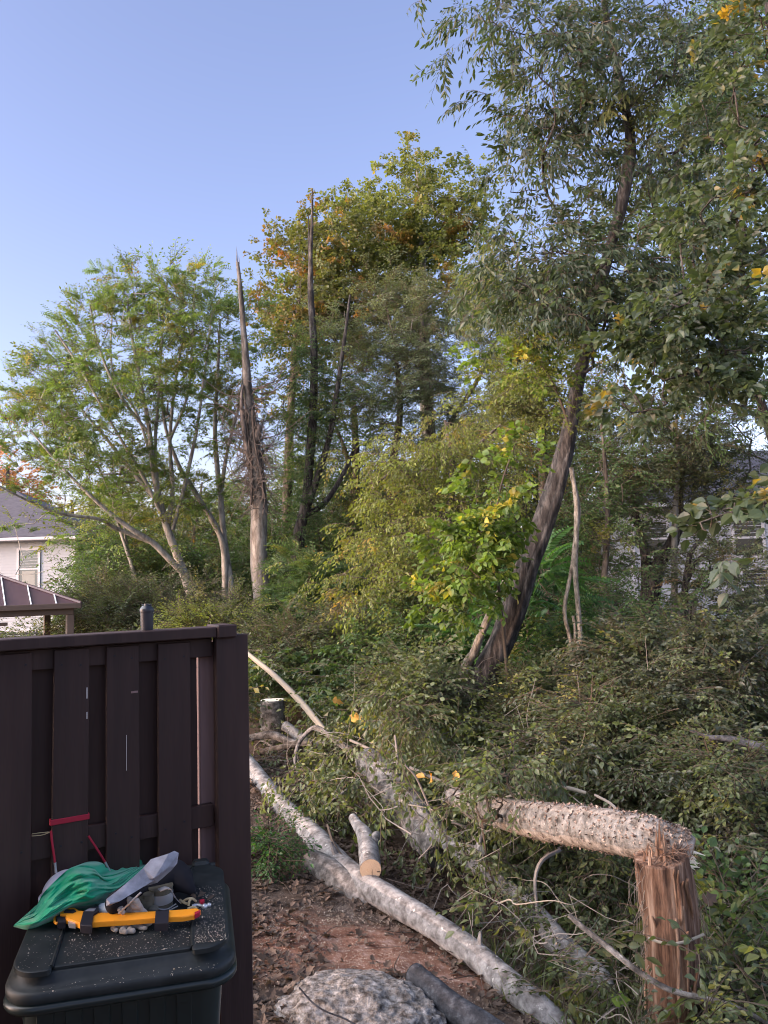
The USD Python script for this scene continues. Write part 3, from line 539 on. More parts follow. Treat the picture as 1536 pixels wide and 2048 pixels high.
def grow(stems, att, seed, tip=.006, step=.4, power=.46, low=0.0, cap=.6):
    """branches that leave the stems and reach every attractor; stems: [(points, radii)]; one mesh"""
    r = np.random.default_rng(seed); pos, rad, par = [], [], []
    for p, q in stems:
        n = max(8, int(np.linalg.norm(np.diff(p, axis=0), axis=1).sum() / step)); pp = catmull(p, n); rr = np.interp(np.linspace(0, 1, n), np.linspace(0, 1, len(q)), q)
        for a, b in zip(pp, rr): pos.append(a); rad.append(b); par.append(-1)
    zl = min(x[2] for x in pos) + low; base = len(pos); S = np.array(pos)
    dd = np.linalg.norm(att[:, None] - S[None], axis=2).min(1); chains = []
    arr = np.zeros((base + len(att) * 40, 3)); arr[:base] = S; n = base
    for k in np.argsort(dd):
        p = att[k]; df = p - arr[:n]; ds = np.linalg.norm(df, axis=1) + 1e-6
        cost = ds * (1 + .9 * np.clip(-df[:, 2] / ds + .1, 0, 1)); cost[arr[:n, 2] < zl] += 50
        i = int(np.argmin(cost)); a = arr[i]; D = ds[i]; m_ = min(max(2, int(D / step)), 38)
        side = r.normal(0, 1, 3) * D * .07; ch = [i]
        for j in range(1, m_ + 1):
            t = j / m_; q = a + (p - a) * t + side * math.sin(math.pi * t) + np.array([0, 0, -.10 * D * math.sin(math.pi * t)]) + (r.normal(0, .025, 3) * D ** .5 if j < m_ else 0)
            arr[n] = q; par.append(ch[-1]); pos.append(q); rad.append(0); ch.append(n); n += 1
        chains.append(ch)
    cnt = np.zeros(n)
    for ch in chains: cnt[ch[-1]] += 1
    for i in range(n - 1, base - 1, -1):
        if par[i] >= 0: cnt[par[i]] += cnt[i]
    R = np.array([rad[i] if i < base else tip * max(cnt[i], 1) ** power for i in range(n)]); ms = []
    for ch in chains:
        q = R[ch].copy(); q[0] = min(q[1] * 1.15, max(R[ch[0]] * .8, q[1]))
        q = np.minimum(q, max(R[ch[0]] * cap, tip * 1.2) if ch[0] < base else 9)
        ms.append(tube(arr[ch], q, 5 if q.max() > .02 else 3, cap=False))
    return join(ms) if ms else None
def blob_points(blobs, seed, ncl, per, spread):
    """cluster centres in the ellipsoids blobs = (px, py, rx, ry, Z, rz, weight), and spray places round them with the outward direction"""
    r = np.random.default_rng(seed); w = np.array([b[2] * b[3] * b[6] for b in blobs]); w = w / w.sum(); cl, ctr = [], []
    for b, k in zip(blobs, np.maximum(1, np.round(w * ncl)).astype(int)):
        u = r.normal(0, 1, (k, 3)); u /= np.linalg.norm(u, axis=1, keepdims=True); u *= r.uniform(.25, 1.0, (k, 1)) ** .5
        for q in u: cl.append(P(b[0] + q[0] * b[2], b[1] + q[1] * b[3], b[4] + q[2] * b[5])); ctr.append(P(b[0], b[1] + b[3] * .6, b[4]))
    cl, ctr = np.array(cl), np.array(ctr); m_ = np.maximum(2, r.poisson(per, len(cl))); ix = np.repeat(np.arange(len(cl)), m_)
    pos = cl[ix] + r.normal(0, spread, (len(ix), 3)) * np.array([1, 1, .75]); kp = meshkit.fbm(pos * (.45 / spread) + seed, 2, seed) > .4; ix, pos = ix[kp], pos[kp]; out = cl[ix] - ctr[ix] + (pos - cl[ix]) * 1.5
    return cl, pos, out
def px_stem(pts, Z, dz=0.0):
    """pts: (px, py, width in px); Z at the base, dz more at the top"""
    p, q = [], []
    for k, (x, y, w) in enumerate(pts):
        z = Z + dz * k / max(len(pts) - 1, 1); p.append(P(x, y, z)); q.append(w / 2 * z / FPX)
    return np.array(p), np.array(q)
def drop(stem, depth=.25):
    """carry a stem whose foot is hidden by the brush down to the ground"""
    p, q = stem; g = hgt(p[0])[0] - depth
    if p[0][2] > g + .05:
        d = nz(p[0] - p[1]); d = d / max(-d[2], .3); k = (p[0][2] - g); f = p[0] + d * k * .8; f[2] = g
        p = np.vstack([f, p]); q = np.concatenate([[q[0] * 1.12], q])
    return p, q
def tree(name, label, stems, blobs, leafkind, mt, bk, seed, ncl=80, per=12, spread=.4, scale=1.0, hi=False, tip=.006, rough=.12, group=None, cat='tree', low=1.0, brmat=None, extra=None, sides=14, step=.4, pitch=(0.0, .35), ground=True, vary=.35):
    t = thing(name, label, cat, group)
    if ground: stems = [drop(s) if k == 0 or s[2:] else s for k, s in enumerate(stems)]
    stems = [s[:2] for s in stems]
    for k, (p, q) in enumerate(stems):
        obj('trunk', tube(p, q, sides, max(14, int(len(p) * 5)), rough, 7.0, 2.5, seed + k), M[bk], t, smooth=True)
    cl, pos, out = blob_points(blobs, seed, ncl, per, spread)
    b = grow(stems, cl, seed, tip, step, low=low)
    if b is not None: obj('branches', b, M[brmat or bk], t, kind='stuff', smooth=True)
    crowns(t, 'crown', leafkind if isinstance(leafkind, list) else [(leafkind, mt, 1, 1)], pos, out, seed, scale, hi, vary, pitch)
    if extra: extra(t)
    return t
# ---------------------------------------------------------------- the trees, left to right
vf = px_stem([(1300, 1200, 40), (1305, 1165, 38), (1320, 1125, 27), (1343, 1090, 25), (1364, 1040, 22)], 16.5)
FORK = [(*q, .16) for q in catmull(vf[0], 14)]
lt = [(x, y, w * .78) for x, y, w in [(952, 1385, 72), (975, 1340, 70), (1000, 1288, 66), (1028, 1215, 63), (1052, 1140, 61), (1078, 1070, 58), (1103, 995, 54), (1122, 930, 47), (1136, 875, 41), (1149, 800, 36), (1165, 725, 33), (1185, 640, 31), (1198, 580, 29), (1222, 490, 28), (1243, 410, 31), (1255, 345, 34), (1260, 270, 25), (1243, 180, 19), (1225, 95, 17), (1210, 20, 15), (1200, -70, 12)]]
ls = px_stem(lt, 10)
clear_of(catmull(ls[0][:9], 26), .16)
sp = [(533, 1290, 40), (525, 1200, 37), (517, 1110, 33), (518, 1030, 33), (514, 960, 32), (506, 890, 28), (500, 830, 22), (494, 760, 17), (489, 690, 13.5), (484, 620, 10.5), (479, 560, 8), (475, 525, 6.5)]
clear_of(catmull(px_stem(sp, 17)[0], 50)[3:], .12)
tree('tree', 'pale grey many-stemmed tree with feathery green crown, left of the broken trunks',
     [px_stem([(400, 1235, 23), (383, 1190, 21), (365, 1140, 17), (335, 1057, 15), (317, 991, 13), (305, 925, 11), (297, 850, 9), (280, 760, 7), (262, 660, 5), (255, 590, 3)], 18),
      px_stem([(372, 1150, 15), (345, 1125, 13), (306, 1086, 12), (255, 1053, 10), (190, 1000, 7), (120, 930, 5), (60, 860, 3)], 18, -1.5),
      px_stem([(306, 1086, 9), (233, 1057, 8), (197, 1038, 7), (124, 1027, 6), (58, 1002, 5), (0, 973, 4), (-60, 940, 3)], 18, -2.5),
      px_stem([(335, 1057, 11), (345, 980, 9), (340, 880, 7), (350, 770, 6), (372, 640, 3)], 18, 1),
      px_stem([(322, 1010, 9), (270, 950, 8), (215, 880, 6), (150, 800, 4), (110, 720, 3)], 18, .5),
      px_stem([(300, 870, 7), (240, 790, 6), (200, 700, 4), (180, 610, 3)], 18, -.5),
      px_stem([(345, 1060, 9), (372, 960, 8), (395, 850, 6), (410, 740, 5), (425, 620, 3)], 18, .6), px_stem([(317, 991, 8), (310, 900, 7), (318, 780, 6), (325, 660, 4), (335, 560, 3)], 18, .3),
      px_stem([(335, 1057, 8), (290, 960, 7), (225, 850, 5), (150, 720, 4), (110, 660, 3)], 18, -.9), px_stem([(306, 930, 6), (275, 830, 5), (225, 740, 4), (225, 600, 2.5)], 18, .8), px_stem([(340, 880, 6), (375, 790, 5), (385, 680, 4), (390, 570, 2.5)], 18.4)],
     [(330, 610, 115, 95, 18, 1.7, 1.0), (240, 720, 150, 120, 18, 2, 1.0), (140, 790, 105, 120, 17.5, 2, 1.0), (80, 900, 95, 90, 17, 1.8, .9), (60, 800, 50, 70, 17, 1.2, .6), (230, 870, 150, 120, 18.5, 2, .9), (400, 640, 60, 100, 18.5, 1.5, .7),
      (50, 1050, 60, 45, 16, .8, .12), (200, 1000, 100, 60, 17.5, 1.5, .55), (300, 980, 110, 90, 18.7, 1.3, .6), (120, 1125, 30, 22, 16, .5, .45), (30, 1130, 30, 22, 16, .5, .25)],
     [('fine', 'lf_locust', .5, 1.2), ('pinnate', 'lf_locust', .32, .72), ('ovate', 'lf_tulip', .18, 1.1)], 'lf_locust', 'bark_grey', 21, ncl=330, per=5.5, spread=.24, tip=.0065, low=1.2, pitch=(.35, .5))
tree('tree', 'slender twin-stemmed pale tree between the feathery tree and the peeling broken trunk',
     [px_stem([(451, 1203, 14), (450, 1148, 13), (448, 1104, 13), (437, 1064, 12), (412, 1020, 11), (383, 973, 10), (357, 930, 8), (330, 850, 6), (322, 760, 4)], 19),
      px_stem([(463, 1203, 15), (459, 1155, 14), (454, 1119, 13), (446, 1057, 12), (441, 991, 11), (434, 930, 10), (430, 850, 8), (436, 740, 6), (440, 640, 4)], 19, .5),
      px_stem([(441, 991, 9), (455, 900, 7), (480, 800, 5), (490, 700, 3)], 19.3)],
     [(430, 700, 65, 110, 19.5, 1.5, 1), (480, 660, 50, 70, 20, 1.3, .8), (400, 840, 80, 110, 19.5, 1.6, .8), (470, 880, 55, 110, 19.8, 1.3, .7), (420, 1000, 70, 60, 19.8, 1.3, .5)],
     [('fine', 'lf_locust', .5, 1.2), ('pinnate', 'lf_locust', .32, .72), ('ovate', 'lf_tulip', .18, 1.1)], 'lf_locust', 'bark_grey', 22, ncl=90, per=5, spread=.26, low=1.5, pitch=(.35, .5))
tree('tree', 'pair of thin leaning white stems with leafy tops behind the feathery tree',
     [px_stem([(283, 1205, 9), (270, 1150, 8), (255, 1105, 7), (240, 1060, 6), (225, 1000, 4)], 20.5), px_stem([(281, 1200, 8), (262, 1130, 7), (249, 1060, 5), (246, 1000, 4)], 20.6)],
     [(230, 1010, 60, 50, 20.7, 1, 1), (270, 1060, 40, 40, 21, .8, .6)], 'ovate', 'lf_yellow', 'bark_grey', 23, ncl=20, per=10, low=1.8)
# the peeling snag
sn = thing('dead_tree', 'tall dead trunk, pale peeled bark below, grey vine tangle half way, broken tip', 'dead tree')
p_, q_ = drop(px_stem(sp, 17)); k = 7
pc = catmull(p_, 90); qc = np.interp(np.linspace(0, 1, 90), np.linspace(0, 1, len(q_)), q_); cut = 44
obj('trunk', tube(pc, qc, 18, None, .16, 6, 3, 5), M['bark_snag'], sn, smooth=True)
obj('splinter', join([trimesh.creation.cone(.022, .45, sections=5, transform=trimesh.transformations.translation_matrix(P(474, 530, 17))), trimesh.creation.cone(.015, .2, sections=5, transform=trimesh.transformations.translation_matrix(P(478, 528, 17)))]), M['bark_snag'], sn)
for k, (x0_, x1_, y0_, y1_) in enumerate(((502, 494, 1010, 800), (524, 507, 1000, 820))):
    obj('vine_stem', tube([P(x0_ + (x1_ - x0_) * s + 4 * math.sin(5 * s + k), y0_ + (y1_ - y0_) * s, 16.78 + .05 * math.sin(3 * s + k)) for s in np.linspace(0, 1, 6)], np.linspace(.03, .012, 6), 6, 30, .25, 9, 1, k), M['snag_vine'], sn, smooth=True)
obj('stub', tube([P(505, 900, 17), P(516, 868, 16.9), P(520, 850, 16.9)], [.1, .085, .06], 8, 8, .2, 8, 1, 2), M['bark_snag_up'], sn, smooth=True)
obj('side_stem', tube([P(500, 930, 16.9), P(488, 860, 16.8), P(483, 800, 16.85), P(486, 770, 16.9)], [.07, .055, .045, .02], 8, 16, .2, 8, 1, 3), M['bark_snag_up'], sn, smooth=True)
r = np.random.default_rng(3); ms = []
for i in range(560):
    y = r.triangular(760, 930, 1040); cx = np.interp(y, [700, 800, 900, 1040], [490, 497, 508, 517]); a = P(cx + r.normal(0, 13), y, 17 + r.normal(0, .15))
    d = r.normal(0, 1, 3); d[2] -= .5; d = nz(d) * r.uniform(.2, .75); ms.append(tube([a, a + d * .5 + r.normal(0, .06, 3), a + d + r.normal(0, .1, 3) + (0, 0, -.1)], [.009, .007, .003], 3, 6, cap=False))
for i in range(26):
    y = r.uniform(740, 1000); sd = r.choice([-1, 1]); cx = np.interp(y, [700, 800, 900, 1040], [490, 497, 508, 517]); a = P(cx, y, 17)
    ms.append(tube([a, a + RT * sd * r.uniform(.3, .7) + (0, r.uniform(-.2, .2), r.uniform(0, .4)), a + RT * sd * r.uniform(.7, 1.4) + (0, r.uniform(-.5, .5), r.uniform(.2, 1.2))], [.016, .011, .004], 4, 8, cap=False))
obj('vine_tangle', join(ms), M['snag_vine'], sn, kind='stuff')
# dead-topped dark tree with a fork
def ivy(stem, sp, seed, n, mt='lf_green', kind='ovate', rr=.35):
    def go(t):
        r = np.random.default_rng(seed); p, q = stem; u = r.uniform(sp[0], sp[1], n); pts = catmull(p, 200)[(u * 199).astype(int)]; o = r.normal(0, 1, (n, 3)); o[:, 2] *= .3; o /= np.linalg.norm(o, axis=1, keepdims=True)
        crown(t, 'climbing_ivy', kind, M[mt], pts + o * r.uniform(.1, rr, (n, 1)), o, .9, False, seed)
    return go
dt = px_stem([(590, 1215, 27), (593, 1130, 25), (600, 1060, 24), (612, 1000, 19), (621, 900, 18), (627, 800, 17), (628, 700, 15), (622, 600, 13), (621, 520, 9), (624, 440, 6), (625, 378, 2.5)], 20)
tree('tree', 'dark upright tree with bare dead spike above the canopy and ivy on its trunk',
     [dt, px_stem([(606, 1040, 15), (625, 985, 14), (643, 930, 12), (662, 860, 11), (676, 770, 10), (690, 670, 7), (700, 590, 4)], 20, -.4), px_stem([(612, 1030, 12), (650, 1005, 11), (688, 945, 9), (715, 880, 6)], 20, .6), px_stem([(622, 590, 5), (618, 500, 4), (617, 430, 2)], 20)],
     [(660, 720, 50, 60, 20.3, 1, .5), (590, 760, 50, 70, 20.4, 1, .6), (700, 800, 60, 70, 20.3, 1.2, .6), (560, 880, 40, 60, 20.5, 1, .5), (640, 850, 40, 80, 20.5, 1, .6)],
     [('ovate', 'lf_green', .6, 1), ('ovate', 'lf_tulip', .4, 1)], 'lf_green', 'bark_dark', 24, ncl=80, per=8, low=2.5, extra=ivy(dt, (.12, .62), 4, 330))
tree('tree', 'autumn maple with rust-orange leaves at its top, left of the tall green crown', [px_stem([(570, 1140, 22), (574, 1000, 20), (580, 850, 17), (590, 700, 13), (598, 580, 8), (600, 480, 3)], 24)],
     [(600, 560, 62, 95, 24, 1.8, 1), (570, 640, 45, 80, 24, 1.5, .8), (660, 500, 65, 75, 24, 1.8, 1), (640, 640, 70, 80, 24, 1.7, .9), (585, 490, 35, 40, 24, 1, .7), (560, 760, 45, 70, 24.3, 1.4, .6), (700, 620, 60, 70, 24.5, 1.5, .8)],
     'lobed', 'lf_maple', 'bark_brown', 25, ncl=150, per=11, spread=.42, low=4)
tree('tree', 'tallest green-gold tree of the background, its pointed crown against the sky', [px_stem([(868, 1120, 34), (862, 950, 31), (853, 800, 27), (848, 660, 21), (845, 520, 13), (838, 400, 7), (832, 310, 3)], 26)],
     [(835, 345, 34, 55, 26, 1.2, .9), (850, 440, 85, 75, 26, 2, 1), (770, 440, 70, 75, 26, 2, 1), (730, 500, 65, 80, 26, 2, .9), (905, 430, 60, 70, 26, 1.8, .9), (935, 390, 28, 50, 26, 1, .6), (850, 550, 110, 85, 26, 2.2, 1), (760, 590, 80, 75, 26.3, 2, .8), (930, 540, 60, 90, 26, 1.8, .8), (690, 430, 40, 50, 25.5, 1.2, .6), (780, 340, 22, 30, 26, .8, .5)],
     'lobed', 'lf_tulip', 'bark_grey', 26, ncl=250, per=11, spread=.42, scale=1.05, low=6)
tree('tree', 'fine-twigged drab grey-green tree in the middle, below the tallest crown', [px_stem([(872, 1130, 24), (868, 980, 22), (860, 850, 19), (848, 720, 14), (840, 600, 7)], 22), px_stem([(775, 1090, 18), (780, 960, 17), (800, 830, 13), (790, 700, 8), (770, 600, 4)], 22, .6), px_stem([(866, 900, 11), (910, 830, 10), (955, 760, 8), (985, 690, 4)], 22)],
     [(760, 660, 105, 95, 22, 2, 1), (880, 660, 110, 110, 22, 2, 1), (800, 780, 120, 90, 22, 2, .9), (930, 790, 90, 90, 22, 1.8, .9), (690, 720, 50, 80, 22, 1.5, .7), (990, 660, 60, 90, 21.5, 1.5, .8), (860, 880, 110, 70, 22, 1.8, .6)],
     'fine', 'lf_drab', 'bark_brown', 27, ncl=260, per=11, spread=.4, scale=1.15, low=3, brmat='twig_grey')
tree('tree', 'low spreading tree with drooping yellow-olive foliage, left of the leaning trunk', [px_stem([(880, 1330, 20), (885, 1200, 18), (895, 1060, 16), (905, 940, 12), (890, 840, 6)], 14.5), px_stem([(895, 1060, 11), (850, 980, 9), (790, 930, 6)], 14.5, -.5), px_stem([(898, 1000, 10), (950, 900, 7), (1000, 850, 4)], 14.5, .4)],
     [(880, 900, 110, 60, 14.5, 1.5, .9), (800, 960, 80, 60, 14, 1.3, .7), (940, 950, 80, 70, 14.3, 1.2, .9), (860, 1040, 120, 60, 14, 1.5, 1), (800, 1120, 100, 60, 13.6, 1.4, 1), (740, 1180, 80, 60, 13.2, 1.2, 1), (860, 1160, 90, 60, 13.4, 1.3, .9), (790, 1240, 90, 60, 13, 1.2, .7)],
     'hang', 'lf_yellow', 'bark_brown', 28, ncl=190, per=8, spread=.3, low=.8)
tree('tree', 'dark green leafy tree filling the gap behind the forked trunk', [px_stem([(700, 1200, 24), (706, 1060, 22), (712, 930, 17), (708, 800, 9)], 23.5), px_stem([(712, 1000, 12), (690, 900, 9), (660, 830, 4)], 23.5)],
     [(700, 880, 90, 80, 23.5, 1.8, .8), (640, 960, 80, 80, 23.5, 1.8, .7), (740, 1000, 80, 80, 23.5, 1.8, .8), (560, 1000, 50, 90, 23.5, 1.6, .5), (660, 1100, 110, 80, 23, 1.8, .9), (780, 1060, 60, 70, 23.5, 1.5, .6)],
     'ovate', 'lf_green', 'bark_brown', 29, ncl=170, per=12, spread=.45, scale=1.2, low=2)
tree('tree', 'distant rust-red tree over the roof of the left house', [px_stem([(20, 1200, 20), (20, 1080, 18), (18, 990, 12), (15, 930, 5)], 44)], [(5, 965, 55, 38, 44, 2, 1), (-50, 990, 60, 50, 44, 2, .8), (60, 1000, 40, 30, 44, 2, .7)], 'lobed', 'lf_orange', 'bark_brown', 30, ncl=50, per=16, spread=.6, scale=1.5, low=2)
# a denser belt of trees well behind, filling the gaps between the trunks
tb = thing('background_trees', 'belt of mixed green trees filling the gaps well behind the dead trunks', 'woods', None, 'stuff'); r = np.random.default_rng(61); n = 6800
xy = np.column_stack([r.uniform(-11, 12, n), r.uniform(27, 32, n)]); q = np.column_stack([xy * .22, np.zeros(n)]); top = 3.6 + 6.2 * meshkit.fbm(q, 3, 18); zz_ = hgt(xy) + top * r.uniform(.05, 1, n); pp_ = np.column_stack([xy, zz_]); kp = meshkit.fbm(pp_ * .8, 2, 5) > .38
crowns(tb, 'foliage', [('ovate', 'lf_green', .45, 1), ('ovate', 'lf_tulip', .35, 1), ('fine', 'lf_drab', .2, 1.2)], pp_[kp], r.normal(0, 1, (kp.sum(), 3)) * (1, 1, .3), 62, 2.0, False, .35, (0, .4))
ms = []
for i in range(30):
    x, y = r.uniform(-10.5, 8.5), r.uniform(27, 31.5); a = on(x, y, -.2); ms.append(tube([a, a + (r.normal(0, .4), 0, 3), a + (r.normal(0, .8), 0, 6.5)], [.12, .09, .03], 6, 8))
obj('trunks', join(ms), M['bark_brown'], tb, kind='stuff')
# the leaning tree
def lean_extra(t):
    obj('root_stem', tube([on(*P(870, 1440, 10.2)[:2], -.1), P(925, 1352, 10), P(948, 1305, 9.9), P(965, 1262, 9.85), P(992, 1200, 9.8), P(1015, 1150, 9.78)], [.075, .065, .055, .05, .045, .03], 10, 30, .2, 8, 2, 3), M['vine'], t, smooth=True)
    c = catmull(ls[0], 100); cr = np.interp(np.linspace(0, 1, 100), np.linspace(0, 1, len(ls[1])), ls[1]); tt, aa, bb = frames(c)
    back = FW  # the seam where the trunk has split open: two proud lips on the near face
    for off, s0, s1 in ((.34, 8, 40), (.62, 10, 36)):
        pts = [c[i] + (-FW * math.cos(off) + RT * math.sin(off)) * cr[i] * .9 for i in range(s0, s1, 3)]
        obj('bark_lip', tube(pts, np.concatenate([[.01], np.full(len(pts) - 2, .05), [.01]]), 8, 40, .3, 9, 3, int(off * 10)), M['bark_dark'], t, smooth=True)
tree('leaning_tree', 'big dark furrowed trunk leaning to the right, its drooping green crown at the top', [ls],
     [(985, 22, 45, 30, 9.2, .6, .7), (1050, 50, 50, 55, 9.3, .8, .9), (1115, 130, 65, 85, 9.5, .9, 1), (1085, 225, 45, 65, 9.5, .8, .9), (1140, 240, 60, 60, 9.7, 1, .9), (1170, 60, 80, 80, 10, 1.2, .9),
      (1050, 350, 45, 45, 9.6, .7, .8), (1100, 360, 60, 40, 9.8, .8, .6), (1310, 90, 110, 120, 10.3, 1.2, 1), (1330, 250, 110, 110, 10.3, 1.2, 1), (1300, 390, 90, 70, 10.2, 1.1, .8), (1240, 180, 60, 100, 10.4, .9, .6),
      (1060, 490, 100, 60, 9.8, 1, 1.0), (1170, 520, 110, 70, 10, 1.1, 1.0), (1110, 600, 110, 60, 9.8, 1, .9), (1260, 600, 100, 70, 10.2, 1.1, .9), (1210, 700, 60, 50, 10.2, .8, .6), (1040, 640, 50, 40, 9.8, .7, .5), (935, 10, 25, 15, 9, .3, .3), (1100, 540, 120, 70, 9.9, 1, 1.2), (1220, 640, 100, 60, 10.1, 1, 1.0)],
     'lance', 'lf_cherry', 'bark_dark', 31, ncl=250, per=5.6, spread=.25, scale=.88, hi=True, tip=.005, rough=.15, low=3.2, extra=lean_extra, sides=44, step=.3)
tree('sapling', 'bright yellow-green broad-leaved vine sprawling against the lower leaning trunk', [px_stem([(1010, 1300, 7), (1000, 1200, 6), (990, 1080, 5), (1000, 980, 4), (1030, 890, 3)], 9.35)],
     [(955, 1050, 60, 55, 9.2, .4, 1.2), (1000, 990, 45, 50, 9.2, .4, .9), (920, 1110, 55, 55, 9.1, .4, 1.2), (905, 1190, 45, 45, 9.1, .4, 1), (970, 1150, 40, 60, 9.2, .3, .8), (1050, 930, 35, 50, 9.4, .4, .5)],
     'broad', 'lf_bright', 'twig', 32, ncl=72, per=5, spread=.15, scale=.52, hi=True, tip=.003, low=.4, cat='vine', step=.2)
tree('sapling', 'yellow-green leaf clusters on the upper leaning trunk below its crown', [px_stem([(1140, 860, 6), (1120, 800, 5), (1090, 740, 4), (1050, 715, 3)], 9.7)],
     [(1040, 735, 50, 35, 9.6, .4, 1), (1000, 720, 35, 30, 9.5, .3, .7), (1105, 690, 45, 40, 9.7, .4, .8), (1090, 790, 30, 40, 9.7, .3, .5)], [('lobed', 'lf_bright', .5, .6), ('ovate', 'lf_yellow', .5, 1)], 'lf_bright', 'twig', 33, ncl=30, per=5, spread=.16, scale=.9, hi=True, tip=.003, low=0, cat='vine', step=.2, ground=False)
# near tree at the right edge with big leaves
tree('tree', 'near tree at the right edge with large broad leaves hanging into the picture', [px_stem([(1720, 1500, 30), (1690, 1100, 26), (1640, 700, 22), (1590, 400, 18), (1560, 200, 15), (1540, 60, 12), (1530, -60, 10)], 7.6), px_stem([(1560, 480, 15), (1500, 520, 11), (1420, 560, 8), (1330, 600, 5)], 7.3, -1.2), px_stem([(1600, 640, 16), (1520, 690, 12), (1430, 730, 8), (1330, 760, 4)], 7.2, -1.0)],
     [(1440, 420, 85, 60, 6.6, .7, .9), (1500, 560, 60, 80, 6.5, .7, 1), (1390, 620, 90, 50, 6.3, .6, 1), (1290, 680, 70, 45, 6.3, .5, .8), (1440, 700, 100, 50, 6.3, .6, 1), (1370, 770, 100, 40, 6.3, .6, .9), (1260, 790, 60, 50, 6.5, .5, .7), (1500, 780, 50, 60, 6.6, .6, .6), (1340, 500, 60, 50, 6.6, .5, .7), (1500, 90, 50, 100, 7.4, .6, .7), (1450, 230, 60, 80, 7.2, .6, .7), (1510, 330, 40, 80, 7.0, .5, .8)],
     'broad', 'lf_big', 'bark_dark', 34, ncl=160, per=5, spread=.17, scale=.42, hi=True, tip=.005, low=1.8, step=.25)
tree('tree', 'small near branch tip with large hanging green leaves at the right edge, before the house', [px_stem([(1720, 1250, 12), (1640, 1100, 9), (1560, 1010, 7), (1480, 1020, 5), (1400, 1045, 3)], 6.2, -.6)], [(1500, 1020, 60, 22, 5.8, .3, 1), (1420, 1050, 40, 14, 5.6, .2, .5)], 'broad', 'lf_big', 'bark_brown', 35, ncl=9, per=3, spread=.1, scale=.6, hi=True, low=.5, step=.2)
# right background
OBST += FORK
tree('tree', 'dark V-forked tree trunk before the right house, with small olive leaves', [px_stem([(1300, 1200, 40), (1305, 1165, 38), (1320, 1125, 27), (1343, 1090, 25), (1364, 1040, 22), (1393, 1018, 17), (1451, 998, 13), (1530, 990, 8)], 16.5), px_stem([(1296, 1185, 28), (1292, 1120, 20), (1284, 1080, 17), (1274, 1040, 13), (1262, 980, 8), (1255, 900, 4)], 16.5, .5), px_stem([(1364, 1040, 12), (1362, 960, 9), (1390, 920, 7), (1440, 890, 5), (1530, 920, 3)], 16.5, -.4), px_stem([(1362, 990, 9), (1330, 960, 7), (1285, 935, 4)], 16.5)],
     [(1240, 880, 80, 70, 16.5, 1.5, .8), (1330, 1000, 110, 60, 16.5, 1.4, .8), (1450, 930, 90, 60, 16.3, 1.4, .8), (1230, 1010, 90, 70, 16.8, 1.4, 1), (1400, 820, 120, 50, 16.8, 1.5, .6), (1470, 1050, 80, 60, 16, 1.2, .3), (1230, 1110, 80, 60, 16.5, 1.2, .9), (1420, 1120, 90, 70, 16, 1.2, .3), (1500, 830, 60, 60, 17, 1.4, .6)],
     'fine', 'lf_olive', 'bark_dark', 36, ncl=150, per=8.5, spread=.34, low=1.6)
tree('tree', 'thin straight grey stem standing just right of the V-forked trunk', [px_stem([(1349, 1215, 14), (1349, 1160, 13), (1349, 1090, 12), (1350, 1030, 11), (1356, 930, 8), (1352, 820, 5)], 15.8)],
     [(1350, 850, 60, 60, 15.8, 1, 1), (1310, 920, 60, 40, 15.9, 1, .8), (1400, 900, 50, 50, 15.8, 1, .8)], 'fine', 'lf_olive', 'bark_grey', 37, ncl=50, per=9, low=2)
tree('tree', 'small dark tree with twiggy crown in front of the right house wall', [px_stem([(1370, 1215, 14), (1370, 1180, 13), (1376, 1130, 11), (1385, 1100, 9), (1410, 1070, 6)], 15), px_stem([(1372, 1170, 8), (1395, 1120, 7), (1430, 1100, 5)], 15)],
     [(1420, 1150, 70, 50, 14.8, 1, 1), (1480, 1150, 60, 60, 14.6, 1, 1), (1440, 1210, 90, 30, 14.5, 1, .9), (1390, 1090, 40, 30, 15, .8, .6)], 'fine', 'lf_drab', 'bark_dark', 38, ncl=42, per=6, spread=.3, low=.6)
tree('tree', 'leafy green tree between the leaning trunk and the right house, low crown', [px_stem([(1200, 1330, 14), (1205, 1200, 13), (1215, 1060, 11), (1210, 930, 8), (1200, 830, 5)], 14)],
     [(1230, 920, 70, 60, 14, 1.2, .6), (1190, 1030, 70, 60, 14, 1.2, .8), (1110, 1110, 50, 60, 14, 1, .7), (1220, 1140, 80, 60, 14, 1.2, 1), (1270, 1230, 70, 50, 13.5, 1.1, 1), (1130, 1230, 60, 50, 13.5, 1, .8), (1180, 780, 50, 50, 14.5, 1, .5)],
     'ovate', 'lf_green', 'bark_brown', 39, ncl=100, per=8, spread=.34, low=1.2)
tree('tree', 'tall leafy background tree at the upper right behind the near branches', [px_stem([(1580, 1250, 24), (1560, 950, 22), (1520, 800, 17), (1480, 700, 15), (1470, 450, 13), (1470, 200, 9), (1470, 0, 6)], 13), px_stem([(1520, 800, 12), (1440, 620, 10), (1405, 450, 9), (1390, 300, 6)], 13, .8)],
     [(1480, 60, 90, 110, 13, 1.6, 1), (1400, 200, 90, 110, 13.5, 1.6, .9), (1500, 300, 70, 120, 13, 1.5, 1), (1420, 430, 100, 100, 13.5, 1.6, .9), (1500, 620, 70, 110, 13, 1.5, .9), (1380, 600, 100, 90, 13.8, 1.6, .8), (1430, 760, 100, 70, 13.5, 1.6, .8), (1280, 480, 70, 80, 14, 1.3, .6)],
     'lance', 'lf_green', 'bark_dark', 40, ncl=200, per=6.5, spread=.36, scale=1.05, low=4)
